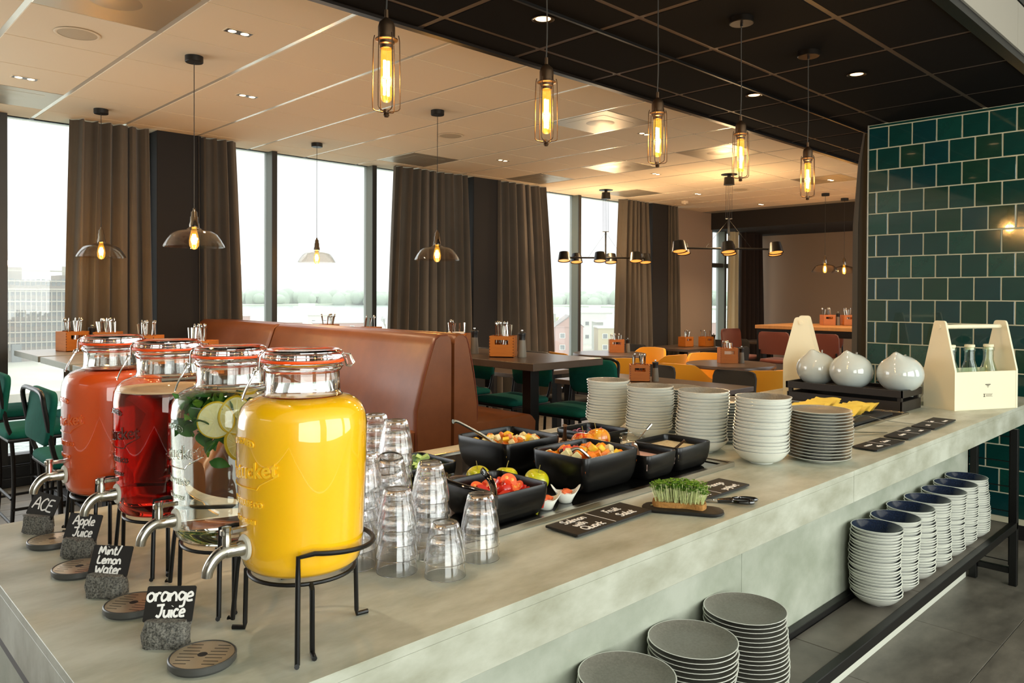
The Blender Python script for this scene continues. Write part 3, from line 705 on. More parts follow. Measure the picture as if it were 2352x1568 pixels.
lemon(inj(.03, .5, .279), (math.radians(8), .12, 0), 'lemon slice lying flat on top of the water', .034)
lemon(inj(.07, .10, .190), (math.radians(70), .3, va+PI/2+.9), 'lower lemon slice behind the juice jar, in the water', .028)
MINT = mat('mint_leaf', '3C7A28', .45, noise=(60, '2A5E1C', .3)); MINT2 = mat('mint_leaf_light', '6E9E2E', .45)
random.seed(5)
def leafmesh(L, w_):
    m = MB(); n = 6; vs = []; 
    for i in range(n+1):
        s = i/n; w = w_*math.sin(PI*s**.8)*.5+.0006; z = .006*math.sin(PI*s)
        vs += [(s*L, -w, z-.002), (s*L, 0, z), (s*L, w, z-.002)]
    fs = [(i*3+k, i*3+3+k, i*3+4+k, i*3+k+1) for i in range(n) for k in (0, 1)]
    m.add(vs, fs); m.add([(x, y, z-.0008) for x, y, z in vs], [f[::-1] for f in fs]); return m
lm = [leafmesh(.036, .02).mesh('mint_leaf', MINT), leafmesh(.03, .018).mesh('mint_leaf', MINT2)]
for k in range(110):
    a = random.uniform(-1.7, .6); r = random.uniform(.03, .084); z = random.uniform(.205, .280)
    if -.75 < a and r > .04: r = .03+.02*random.random()
    if k > 106: a, r, z = -.55+.05*(k-107), .078, .180-.008*(k-107)
    o = link('mint_leaf', lm[k % 4 == 0], None, inj(r, a, z), (rj(1.3), rj(1.2), rj(3))); tag(o, 'green mint leaf floating in the water dispenser', 'leaf', 'mint leaves in the water dispenser')
random.seed(7)

# ---------------------------------------------------------------- handwriting
GL = {
'A': (.8, [[(0, 0), (.42, 1), (.72, 0)], [(.16, .36), (.62, .42)]]), 'C': (.7, [[(.62, .85), (.4, 1), (.1, .7), (.05, .3), (.3, 0), (.62, .12)]]), 'E': (.65, [[(.6, .98), (.15, .95), (.05, .5), (.02, .05), (.55, 0)], [(.08, .5), (.5, .52)]]),
'J': (.6, [[(0, .9), (.62, .95)], [(.45, .93), (.4, .3), (.25, 0), (.02, .12)]]), 'M': (.95, [[(.0, 0), (.12, .85), (.38, .2), (.62, .9), (.85, 0)]]), 'L': (.6, [[(.12, .95), (.03, .4), (.1, .05), (.5, .08)]]),
'S': (.62, [[(.58, .85), (.3, 1), (.06, .75), (.3, .52), (.52, .28), (.3, 0), (0, .12)]]), 'Q': (.85, [[(.4, 1), (.05, .75), (.05, .25), (.4, 0), (.75, .3), (.72, .8), (.4, 1)], [(.45, .25), (.85, -.1)]]),
'F': (.62, [[(.62, .95), (.1, .95)], [(.25, .95), (.15, 0)], [(.15, .5), (.5, .52)]]), 'O': (.75, [[(.36, .85), (.05, .6), (.05, .2), (.36, 0), (.66, .25), (.62, .65), (.36, .85)]]), 'W': (.95, [[(0, .8), (.15, .05), (.42, .55), (.6, .05), (.88, .85)]]),
'a': (.6, [[(.48, .5), (.2, .6), (.03, .3), (.15, .02), (.42, .2), (.48, .55), (.5, .1), (.6, .05)]]), 'b': (.55, [[(.08, 1), (.05, .05), (.3, 0), (.48, .3), (.3, .55), (.07, .4)]]), 'c': (.5, [[(.42, .5), (.2, .6), (.03, .3), (.15, .02), (.42, .1)]]),
'd': (.58, [[(.45, .45), (.2, .58), (.03, .28), (.2, .0), (.45, .25), (.5, 1), (.47, .1)]]), 'e': (.52, [[(.05, .28), (.42, .38), (.3, .6), (.05, .4), (.1, .05), (.45, .08)]]), 'g': (.58, [[(.46, .5), (.2, .6), (.03, .35), (.2, .08), (.46, .3), (.48, .55), (.45, -.25), (.15, -.35)]]),
'h': (.58, [[(.08, 1), (.05, 0)], [(.05, .3), (.28, .58), (.45, .4), (.46, 0)]]), 'i': (.25, [[(.1, .56), (.1, .05), (.2, .02)], [(.11, .82), (.13, .86)]]), 'k': (.55, [[(.08, 1), (.05, 0)], [(.45, .6), (.1, .28), (.48, 0)]]),
'l': (.28, [[(.12, 1), (.06, .3), (.1, .03), (.22, .02)]]), 'm': (.85, [[(.03, .55), (.05, 0)], [(.05, .35), (.22, .58), (.36, .4), (.38, 0)], [(.38, .35), (.55, .58), (.7, .4), (.74, 0)]]), 'n': (.58, [[(.03, .55), (.05, 0)], [(.05, .32), (.28, .58), (.44, .4), (.48, 0)]]),
'o': (.55, [[(.26, .58), (.04, .4), (.06, .12), (.26, 0), (.46, .18), (.45, .45), (.26, .58)]]), 'p': (.56, [[(.06, .55), (.04, -.38)], [(.05, .4), (.28, .6), (.46, .35), (.28, .03), (.06, .15)]]), 'r': (.42, [[(.05, .55), (.06, 0)], [(.06, .3), (.2, .55), (.38, .52)]]),
's': (.42, [[(.36, .5), (.15, .58), (.08, .42), (.32, .22), (.25, .02), (.02, .05)]]), 't': (.45, [[(.2, .9), (.16, .15), (.25, .0), (.4, .05)], [(.0, .58), (.4, .6)]]), 'u': (.58, [[(.05, .56), (.06, .12), (.22, .0), (.44, .2), (.47, .56), (.48, .05), (.56, .02)]]),
'w': (.8, [[(.03, .56), (.1, .05), (.32, .12), (.38, .5), (.42, .1), (.62, .03), (.72, .56)]]), 'y': (.55, [[(.05, .56), (.1, .2), (.4, .22)], [(.45, .56), (.38, -.15), (.12, -.36)]]), 'z': (.5, [[(.04, .55), (.42, .55), (.05, .03), (.45, .03)]]),
'H': (.75, [[(.1, .95), (.06, 0)], [(.6, .95), (.6, 0)], [(.08, .5), (.6, .5)]]), 'G': (.75, [[(.62, .85), (.4, 1), (.1, .7), (.05, .3), (.3, 0), (.6, .1), (.62, .45), (.4, .45)]]),
'/': (.5, [[(.05, -.05), (.42, 1.05)]]), '-': (.4, [[(.05, .3), (.35, .32)]]), ' ': (.38, [])}
def write(mb, s, x, y, h, w, centre=True, rise=0):
    tot = sum(GL[c][0] for c in s)*h
    if centre: x -= tot/2
    for c in s:
        for st in GL[c][1]:
            P = smoothpts([(x+px*h, y+py*h+rise*(x+px*h), 0) for px, py in st], 4)
            mb.tube(P, w, 6, flat=.16)
        x += GL[c][0]*h
# ---------------------------------------------------------------- drip trays, stones and name cards
DT = mat('drip_tray_plastic', '3F3F3C', .4)
for (x, y, rz), lb in (((.478, 1.190, -.8), 'round drip tray at the front edge, nearest of the four'), ((.468, 1.478, -.9), 'round drip tray behind the orange juice sign'), ((.449, 1.753, -.85), 'round drip tray behind the mint and lemon water sign'), ((.454, 1.991, -.75), 'round drip tray beside the apple juice sign, farthest of the four')):
    t = thing('drip_tray', lb, 'drip tray', (x, y, CT), rz)
    el = lambda a, b, n=48: [((a-.0150)*math.cos(2*PI*i/n), (b+.0030)*math.sin(2*PI*i/n)) for i in range(n)]
    ring = lambda a, b, z: [(px, py, z) for px, py in el(a, b)]
    mb = MB(); mb.loft([ring(.062, .044, 0), ring(.063, .045, .003), ring(.066, .048, .0045), ring(.066, .048, .013), ring(.0645, .0465, .0145), ring(.063, .045, .0145), ring(.063, .045, .008)], True, True); mb.build('tray', DT, t)
    mb = MB(); mb.loft([ring(.0625, .0445, .0085), ring(.0625, .0445, .0135), ring(.060, .042, .0138)], True, True); mb.build('grid_plate', mat('drip_plate', 'C4B296', .32, .75), t)
    mb = MB()
    for k in range(-3, 4):
        L = .034-abs(k)*.004; yy = k*.0105
        for s in (-1, 1): mb.box(s*.022-L*.45, s*.022+L*.45, yy-.0008, yy+.0008, .0132, .01395)
    mb.lathe([(.0, .01405), (.0075, .01405), (.0075, .0132)], 20); mb.build('slot', BLACK, t)
STN = mat('rough_grey_stone', '7C7970', .85, noise=(300, '353430', .12), bump=(70, 1, .008))
CARD = mat('black_card', '16130F', .4)
def stone(mb, w, d, h, seed):
    random.seed(seed); n = 14
    rings = []
    for j, (z, s) in enumerate(((0, .94), (.1*h, 1.0), (.45*h, 1.0), (.85*h, .97), (h, .9))):
        rings.append([(w/2*s*(abs(math.cos(a))**.55)*math.copysign(1, math.cos(a))+rj(.0028), d/2*s*(abs(math.sin(a))**.55)*math.copysign(1, math.sin(a))+rj(.0028), z+rj(.002)*(j > 0)) for a in [2*PI*i/n+.1 for i in range(n)]])
    mb.loft(rings, True, True); random.seed(7)
SIGNS = [((.460, 1.291), ['orange', 'Juice'], 'orange juice', -.72, .0), ((.452, 1.581), ['Mint/', 'Lemon', 'Water'], 'mint and lemon water', -.86, .0), ((.474, 1.853), ['Apple', 'Juice'], 'apple juice', -.92, -.02), ((.452, 2.112), ['ACE'], 'ACE drink', -1.0, -.14)]
for k, ((x, y), lines, nm, rz, tilt) in enumerate(SIGNS):
    o = tag(link('stone_block', (lambda m: (stone(m, .075, .036, .043, 20+k), m.mesh('stone_block', STN, 25))[1])(MB()), None, (x, y, CT), rz), 'rough dark stone block holding the %s card' % nm, 'stone')
    t = thing('name_card', 'black card handwritten in white for %s, set in a stone block' % nm, 'sign', (x, y, CT+.036), (math.radians(-24), 0, rz))
    c, s_ = math.cos(tilt), math.sin(tilt)
    mb = MB(); mb.T = Matrix.Rotation(-tilt, 4, 'Y'); mb.prism(rrect(.080, .056, .003, 3, 0, .030), -.001, .001, 'y'); mb.build('card', CARD, t)
    wr = MB(); wr.T = Matrix.Rotation(-tilt, 4, 'Y') @ Matrix.Translation((0, -.0012, 0)) @ Matrix.Rotation(PI/2, 4, 'X')
    n = len(lines)
    if n == 1: write(wr, 'ACE', .0, .0185, .028, .0021)
    elif n == 2: write(wr, lines[0], 0, .034, .0195 if k else .0235, .0019 if k else .0021); write(wr, lines[1], .004, .010, .0195, .0019 if k else .0021)
    else: write(wr, lines[0], -.004, .041, .0165, .0019); write(wr, lines[1], -.002, .024, .0155, .0019); write(wr, lines[2], 0, .006, .0175, .0019)
    wr.build('handwriting', CHALK, t)

# ---------------------------------------------------------------- drinking glasses
gp = [(0, 0), (.038, 0)] 
H = .092
gm = MB()
prof = [(.0428, .0), (.0434, .0008), (.0422, .010), (.0385, .032), (.0352, .050), (.0350, .0525), (.0338, .0545), (.0300, .070), (.0286, .0755), (.026, .0792), (.022, .080), (.018, .0785), (0, .0782), (0, .0672), (.0200, .0676), (.0255, .069), (.0272, .066), (.0318, .050), (.0365, .032), (.0404, .010), (.0417, .0008)]
gm.lathe(prof, 40, close=True)
# facets inside the foot
gme = gm.mesh('drinking_glass', TUMB, 35)
GS = [((.991, 1.221), 2, (0, 0), 'two-glass stack nearest the counter edge'), ((.934, 1.310), 4, (.0, 0), 'stack just right of the orange juice jar stand'), ((1.113, 1.249), 3, (0, 0), 'stack in front of the tomato bowl'),
      ((1.043, 1.338), 5, (0, 0), 'stack behind the front two, left of the tomato bowl'), ((.887, 1.395), 6, (.10, .0), 'leaning stack close behind the orange juice jar'), ((1.035, 1.433), 5, (-.16, .155), 'strongly leaning stack in the middle'),
      ((1.112, 1.567), 7, (.0, 0), 'tall stack at the back right'), ((1.127, 1.679), 7, (.0, 0), 'tallest stack at the back, top beside the booth seat'), ((.925, 1.50), 6, (.05, 0), 'back stack half hidden by the orange juice jar'),
      ((1.145, 1.47), 4, (0, 0), 'stack behind the tomato bowl, beside the cucumbers'), ((.80, 1.62), 6, (0, 0), 'stack seen through the water dispenser')]
for (x, y), n, (lx, ly), nm in GS:
    for i in range(n):
        z = CT+.031*i+.04*math.hypot(lx, ly)
        o = link('drinking_glass', gme, None, (x+lx*(z-CT)+rj(.0005), y+ly*(z-CT)+rj(.0005), z), (-ly, lx, rj(3)))
        tag(o, 'upturned glass, %s, %s' % (ordl(n-i, n), nm), 'glass', 'glasses in the '+nm[:60])

# ---------------------------------------------------------------- chilled tray
RIMZ = CT+.016
t = thing('chilled_display', 'long steel chilled plate with dark glass top under the black bowls', 'display plate', (0, 0, 0))
MB().box(.98, 2.335, 1.325, 1.336, CT, RIMZ, .001).box(.98, 2.335, 2.10, 2.111, CT, RIMZ, .001).box(2.324, 2.335, 1.336, 2.10, CT, RIMZ, .001).box(1.17, 1.181, 1.336, 2.10, CT, RIMZ, .001).box(.98, 2.335, 1.336, 1.352, CT, RIMZ-.003).box(2.29, 2.324, 1.352, 2.1, CT, RIMZ-.003).build('steel_rim', STEEL, t)
MB().box(1.181, 2.29, 1.352, 2.1, CT, CT+.010).build('glass_top', mat('dark_glass_top', '12110F', .06, coat=1), t)
PZ = CT+.0105
def squarebowl(w, d, h, name='bowl'):
    m = MB(); rings = []
    def ring(z, k, inset=0):
        return [(px, py, z) for px, py in rrect(w*k-2*inset, d*k-2*inset, .022*(.6+.4*k), 4)]
    N = 7
    for i in range(N+1): s = i/N; rings.append(ring(h*(1-math.cos(s*PI/2))**1.05 if i else 0, .74+.26*math.sin(s*PI/2)))
    rings.append(ring(h+.002, 1, .0008)); rings.append(ring(h+.002, 1, .0035)); rings.append(ring(h-.001, 1, .005))
    for i in range(N-1, -1, -1): s = i/N; rings.append(ring(.006+(h-.006)*(1-math.cos(s*PI/2))**1.05, .74+.26*math.sin(s*PI/2), .005))
    m.loft(rings, True, True); return m
def sq(x0, x1, y0, y1, zr, label, z=PZ, cat='bowl'):
    w, d = x1-x0, y1-y0
    o = squarebowl(w, d, zr-z).build('serving_bowl', MELA, None, ((x0+x1)/2, (y0+y1)/2, z), smooth=50); tag(o, label, cat); return ((x0+x1)/2, (y0+y1)/2, w, d, zr)
B1 = sq(1.632, 1.888, 1.388, 1.606, 1.035, 'large black square bowl of fruit salad at the front')
B2 = sq(1.612, 1.865, 1.690, 1.935, 1.035, 'large black square bowl of pale fruit salad at the back, long spoon in it')
B3 = sq(1.243, 1.445, 1.347, 1.552, 1.01, 'black square bowl of cut tomatoes behind the glasses')
B4 = sq(1.895, 2.060, 1.366, 1.545, 1.008, 'small black bowl of pink yoghurt beside the fruit salad')
B5 = sq(2.064, 2.262, 1.366, 1.552, 1.01, 'black square bowl of muesli yoghurt at the right end')
B6 = sq(1.26, 1.465, 1.74, 1.93, 1.0, 'black square bowl of cucumber sticks behind the glasses')
B7 = sq(2.09, 2.29, 1.73, 1.93, 1.0, 'black bowl of red onion behind the red apples')
B8 = sq(1.90, 2.075, 1.74, 1.90, .992, 'small black bowl with brown spoon left of the onion bowl')
def chunkmesh(m_, kind, s=.017):
    m = MB()
    if kind == 'cube': m.box(-s/2, s/2, -s/2, s/2, -s/2, s/2, s*.12)
    elif kind == 'wedge': m.prism([(-s*.7, -s*.3), (s*.7, -s*.3), (s*.5, s*.2), (0, s*.45), (-s*.5, s*.2)], -s*.4, s*.4, 'y')
    elif kind == 'ball': m.blob(0, 0, 0, s*.55, s*.55, s*.55, 12, 8)
    me = m.mesh('chunk', m_, 30 if kind != 'ball' else 80); me.transform(Matrix.Rotation(.3, 4, 'X')); return me
def heap(B, items, n, top, name_label_cat_group, seed, spread=.40, mound=.012):
    random.seed(seed); cx, cy, w, d, zr = B
    for i in range(n):
        me, nm, lab, cat, grp = random.choice(items)
        u, v = random.uniform(-spread, spread), random.uniform(-spread, spread)
        z = top+mound*(1-(u*u+v*v)/(spread*spread))-.012*(i % 3)+.006
        o = link(nm, me, None, (cx+u*w*.96, cy+v*d*.96, z), (rj(.8), rj(.8), rj(3))); tag(o, lab, cat, grp)
    random.seed(7)
ME = lambda n, c, c2: mat(n, c, .35, sss=.1, noise=(60, c2, .25))
MG = ME('mango_flesh', 'FB8E0E', 'EE7A08'); PN = ME('pineapple_flesh', 'F5CE3C', 'EABB25'); ML = ME('melon_flesh', 'E9E2B4', 'DDD79A'); WM = ME('watermelon_flesh', 'E2604A', 'D34C3A'); GR = mat('dark_grape', '2A0D12', .15, coat=.6); AP = ME('apple_flesh', 'EBDDA8', 'D9C585')
fr = [(chunkmesh(MG, 'cube', .024), 'mango_cube', 'orange fruit cube in the front fruit salad bowl', 'fruit', 'orange cubes in the front fruit salad'), (chunkmesh(MG, 'wedge', .028), 'mango_wedge', 'orange fruit wedge in the front fruit salad bowl', 'fruit', 'orange wedges in the front fruit salad'),
      (chunkmesh(PN, 'cube', .022), 'pineapple_cube', 'yellow pineapple cube in the front fruit salad bowl', 'fruit', 'pineapple cubes in the front fruit salad'), (chunkmesh(ML, 'cube', .024), 'melon_cube', 'pale melon cube in the front fruit salad bowl', 'fruit', 'melon cubes in the front fruit salad'),
      (chunkmesh(WM, 'wedge', .027), 'watermelon_wedge', 'red melon wedge in the front fruit salad bowl', 'fruit', 'red melon wedges in the front fruit salad'), (chunkmesh(GR, 'ball', .018), 'grape', 'dark grape in the front fruit salad bowl', 'fruit', 'grapes in the front fruit salad')]
def filler(B, z, m_, nm, lab, cat='food'):
    cx, cy, w, d, zr = B; n = 14; random.seed(3)
    mb = MB(); hh = zr-PZ; s = math.asin(min(1, math.sqrt(max(0, 1-(1-min(1, (z-PZ)/hh))**2)))) ; k = .74+.26*math.sin(s)
    W_, D_ = w*k-.012, d*k-.012
    vs = [(cx-W_/2+W_*i/n, cy-D_/2+D_*j/n, z+rj(.0035)*(0 < i < n and 0 < j < n)) for j in range(n+1) for i in range(n+1)]
    fs = [(j*(n+1)+i, j*(n+1)+i+1, (j+1)*(n+1)+i+1, (j+1)*(n+1)+i) for j in range(n) for i in range(n)]
    b = len(vs); per = [i for i in range(n+1)]+[(j)*(n+1)+n for j in range(1, n+1)]+[n*(n+1)+i for i in range(n-1, -1, -1)]+[j*(n+1) for j in range(n-1, 0, -1)]
    vs += [(vs[p][0]*.97+cx*.03, vs[p][1]*.97+cy*.03, z-.02) for p in per]; L = len(per)
    fs += [(per[i], b+i, b+(i+1) % L, per[(i+1) % L]) for i in range(L)][::1]; fs.append(tuple(range(b, b+L))[::-1])
    mb.add(vs, fs); tag(mb.build(nm, m_, smooth=60), lab, cat, kind='stuff'); random.seed(7)
filler(B1, 1.0, mat('fruit_juice', 'B4571C', .2), 'fruit_pulp', 'juicy pulp under the front fruit salad pieces')
heap(B1, fr, 84, 1.014, None, 3, .425, .014)
fr2 = [(chunkmesh(AP, 'cube', .019), 'apple_piece', 'pale fruit cube in the back fruit salad bowl', 'fruit', 'pale cubes in the back fruit salad'), (chunkmesh(PN, 'wedge', .024), 'pineapple_piece', 'yellow pineapple piece in the back fruit salad bowl', 'fruit', 'pineapple pieces in the back fruit salad'),
       (chunkmesh(ML, 'wedge', .022), 'melon_piece', 'pale melon piece in the back fruit salad bowl', 'fruit', 'melon pieces in the back fruit salad'), (chunkmesh(ME('peach_flesh', 'D97A28', 'C96418'), 'cube', .017), 'peach_piece', 'amber fruit cube in the back fruit salad bowl', 'fruit', 'amber cubes in the back fruit salad')]
filler(B2, 1.0, mat('fruit_syrup', 'B08A48', .2), 'fruit_pulp', 'syrupy pulp under the back fruit salad pieces')
heap(B2, fr2, 84, 1.012, None, 4, .42, .012)
TOM = mat('tomato_skin', 'C9200F', .25, coat=.4); TOF = ME('tomato_flesh', 'EE7038', 'E0552A')
def tomhalf():
    m = MB(); m.lathe([(0, -.021), (.011, -.019), (.019, -.011), (.0225, 0), (.0218, .0015)], 20); m.cur = 1; m.lathe([(.0218, .0015), (.018, .002), (0, .002)], 20); m.cur = 2
    for k in range(4): a = k*PI/2+.4; m.blob(.011*math.cos(a), .011*math.sin(a), .0015, .0055, .0055, .0016, 8, 4)
    return m.mesh('tomato_half', [TOM, TOF, mat('tomato_seeds', 'E8A24A', .3)], 50)
def tomwedge():
    m = MB(); n = 8
    for k in range(n): pass
    m.cur = 0; arc = [(.022*math.cos(-.9+1.8*i/n), .022*math.sin(-.9+1.8*i/n)) for i in range(n+1)]
    m.prism([(0, 0)]+arc, -.011, .011); return m.mesh('tomato_wedge', TOM, 40)
tm_ = [(tomhalf(), 'tomato_half', 'halved tomato in the tomato bowl', 'tomato', 'tomato halves in the black bowl'), (tomwedge(), 'tomato_wedge', 'tomato wedge in the tomato bowl', 'tomato', 'tomato wedges in the black bowl')]
filler(B3, .966, mat('tomato_juice', '8E1B0C', .2), 'tomato_pulp', 'red tomato juice at the bottom of the tomato bowl')
heap(B3, tm_, 56, .982, None, 6, .385, .014)
o = link('tomato_half', tm_[0][0], None, (1.372, 1.43, 1.012), (math.radians(62), 0, -.65), None); tag(o, 'upright halved tomato on top at the right of the tomato bowl', 'tomato')
filler(B4, .984, mat('pink_yoghurt', 'DCB6AC', .35), 'pink_yoghurt', 'smooth pink yoghurt in the small black bowl')
filler(B5, .990, mat('muesli_yoghurt', 'D2C8A8', .4, noise=(60, 'B7A67C', .2)), 'muesli_yoghurt', 'beige muesli yoghurt with flakes in the right-hand bowl')
CUC = mat('cucumber_skin', '1F5A17', .4); CUF = mat('cucumber_flesh', 'B9CF7B', .35)
mb = MB(); mb.prism([(-.008, -.006), (.008, -.006), (.008, .004), (-.008, .004)], -.028, .028, 'y'); mb.cur = 1; mb.prism([(-.0085, .004), (.0085, .004), (.006, .0065), (-.006, .0065)], -.028, .028, 'y')
cm = mb.mesh('cucumber_stick', [CUF, CUC]); heap(B6, [(cm, 'cucumber_stick', 'cucumber stick in the cucumber bowl', 'cucumber', 'cucumber sticks in the black bowl')], 34, .985, None, 8, .36, .012)
on = MB(); on.tube(smoothpts([(.014*math.cos(a*.6), .014*math.sin(a*.6), 0) for a in range(9)], 3), .0022, 5, flat=.5); om = on.mesh('onion_ring', mat('red_onion', 'A5607A', .35))
heap(B7, [(om, 'onion_ring', 'red onion ring in the onion bowl', 'onion', 'red onion rings in the black bowl')], 40, .975, None, 9, .36, .012)
filler(B8, .975, mat('pale_spread', 'BFA894', .5), 'pale_spread', 'pale spread in the small black bowl left of the onions')
# spoons
def spoon(pts, label, m_=STEEL, w=.006, cat='spoon', bowl=True):
    P = smoothpts(pts, 5); mb = MB(); n = len(P)
    mb.tube(P, w, 8, rr=[w*(1.15-.45*math.sin(PI*min(1, i/n*1.4)))for i in range(n)], flat=.75); t = thing('serving_spoon', label, cat, (0, 0, 0)); mb.build('handle', m_, t)
    e_ = P[-1]; mb = MB(); mb.blob(*e_, .022, .016, .007, 12, 8); mb.build('spoon_bowl', m_, t); return t
spoon([(1.536, 1.855, 1.098), (1.555, 1.85, 1.094), (1.62, 1.83, 1.055), (1.68, 1.80, 1.010), (1.70, 1.79, .998)], 'long steel serving spoon sticking out of the back fruit salad', w=.0085)
spoon([(1.642, 1.45, 1.052), (1.652, 1.44, 1.058), (1.664, 1.43, 1.052), (1.70, 1.425, 1.020), (1.72, 1.43, 1.0)], 'short bent steel spoon in the front fruit salad', w=.0085)
spoon([(1.905, 1.43, 1.040), (1.915, 1.425, 1.033), (1.935, 1.43, .995), (1.945, 1.435, .984)], 'wide steel spoon handle in the pink yoghurt', w=.009)
spoon([(2.125, 1.385, 1.028), (2.118, 1.392, 1.02), (2.095, 1.41, .996), (2.09, 1.42, .988)], 'dark spoon handle in the muesli yoghurt', BRONZE, w=.007)
spoon([(1.975, 1.775, 1.045), (1.978, 1.777, 1.035), (1.985, 1.785, 1.0), (1.99, 1.79, .985)], 'brown spoon handle in the small back bowl', BRONZE, w=.009)
# black tongs in tomatoes and on the cucumbers
BPL = mat('glossy_black_plastic', '0C0B0B', .12, coat=1)
t = thing('serving_tongs', 'glossy black tongs lying across the tomato bowl', 'tongs', (0, 0, 0))
MB().tube(smoothpts([(1.225, 1.335, 1.012), (1.24, 1.36, 1.018), (1.225, 1.43, 1.024), (1.20, 1.475, 1.036), (1.215, 1.50, 1.048)], 5), .009, 8, flat=.45).build('arm', BPL, t)
MB().tube(smoothpts([(1.225, 1.335, 1.012), (1.255, 1.36, 1.018), (1.285, 1.40, 1.030), (1.288, 1.425, 1.045), (1.278, 1.43, 1.058)], 5), .009, 8, flat=.45).build('arm', BPL, t)
MB().box(1.214, 1.238, 1.322, 1.352, .985, 1.02, .004).build('hinge', BPL, t)
t = thing('salad_tongs', 'black scalloped tongs resting on the cucumber bowl', 'tongs', (1.255, 1.84, 1.022), -.4)
mb = MB(); n = 18; vs = [(0, 0, .014)]+[(.05*math.cos(2*PI*i/36)*(1+.06*(i % 2)), .032*math.sin(2*PI*i/36)*(1+.06*(i % 2)), 0) for i in range(36)]
mb.add(vs, [(0, 1+i, 1+(i+1) % 36) for i in range(36)]+[tuple(range(1, 37))[::-1]]); mb.build('scoop', BPL, t); MB().box(-.11, -.03, -.009, .009, -.002, .008, .002).build('handle', BPL, t)
# apples
def applemesh(m_):
    return MB().blob(0, 0, 0, 1, 1, 1, 24, 16, lambda x, y, z: ((x*(1+.06*z)), (y*(1+.06*z)), z*.9-(.22*math.exp(-((x*x+y*y)/.09)) if z > 0 else -.12*math.exp(-((x*x+y*y)/.06))))).mesh('flesh', m_, 80)
def appmat(n, a, b, sc): return mat(n, a, .22, coat=.5, noise=(sc, b, .12), stretch=(1.2, 1.2, .4))
AR = applemesh(appmat('red_apple_skin', 'C3200F', 'E2A42A', 1.3)); AY = applemesh(appmat('yellow_apple_skin', 'C6BE1E', 'A9B01A', 1.5))
def apple(loc, r, me, label, rot=(0, 0, 0)):
    t = thing('apple', label, 'apple', loc, rot); o = link('skin', me, t); o.scale = (r, r, r)
    MB().tube([(0, 0, r*.62), (.002, 0, r*.95), (.006, .001, r*1.35)], .0012, 6).build('stem', mat('apple_stem', '8A7A3A', .7), t)
apple((1.955, 1.675, 1.001), .0415, AR, 'red and yellow apple behind the front fruit salad, left of the pair', (.15, 0, 2.0))
apple((2.025, 1.668, 1.004), .044, AR, 'taller orange-red apple, right of the pair', (-.3, .3, .4))
for (x, y), lb in (((1.47, 1.66), 'yellow apple with stem left behind the tomato bowl'), ((1.525, 1.60), 'yellow apple behind the middle of the tomato bowl'), ((1.565, 1.515), 'yellow-green apple right behind the tomato bowl')):
    apple((x, y, PZ+.037), .036, AY, lb, (rj(.3), rj(.3), rj(3)))
tag(MB().prism(rrect(.18, .13, .02, 4), 0, .05).build('fruit_stand', BLACK, None, (1.99, 1.672, PZ), -.6), 'low black stand under the pair of red apples', 'stand')
# preserving jars
def smalljar(loc, r, h, label, mfill, lidded=False):
    t = thing('preserving_jar', label, 'jar', loc)
    MB().lathe([(0, .0), (r*.9, 0), (r, .006), (r, h*.75), (r*.92, h*.85), (r*.96, h), (r*.88, h), (r*.84, h*.85), (r*.93, h*.74), (r*.93, .008), (0, .006)], 36).build('glass', GLT, t)
    MB().lathe([(0, .007), (r*.925, .008), (r*.925, h*.66), (0, h*.68)], 32).build('filling', mfill, t)
    MB().tube([(r*1.0*math.cos(k*PI/16), r*1.0*math.sin(k*PI/16), h*.84) for k in range(32)], .0012, 6, closed=True).build('wire', CHROME, t)
    mb = MB(); mb.tube(smoothpts([(-r, -.012, h*.84), (-r-.008, -.01, h*.6), (-r-.014, 0, h*.75), (-r-.004, .01, h*.95), (-r, .012, h*.84)], 4), .0012, 6); mb.build('clip', CHROME, t); return t
smalljar((2.13, 1.600, PZ), .045, .088, 'open preserving jar of white spread with a knife, by the bowl stacks', mat('cream_spread', 'DDD6BE', .4))
smalljar((1.375, 1.625, PZ), .042, .062, 'low preserving jar behind the tomato bowl', mat('pinkish_spread', 'C8A08C', .4))
t = thing('knife', 'small knife standing in the jar of white spread', 'knife', (0, 0, 0)); MB().tube([(2.15, 1.59, 1.0), (2.185, 1.58, 1.03)], .0035, 6, flat=.4).build('blade', STEEL, t); MB().tube([(2.185, 1.58, 1.03), (2.205, 1.575, 1.047)], .005, 8).build('handle', CHROME, t)
tag(MB().blob(1.955, 1.745, .975, .03, .025, .018, 12, 8).build('bread_piece', mat('pale_bread', 'C6B295', .8, bump=(200, .6, .002))), 'pale lump of bread left of the red apples', 'bread')
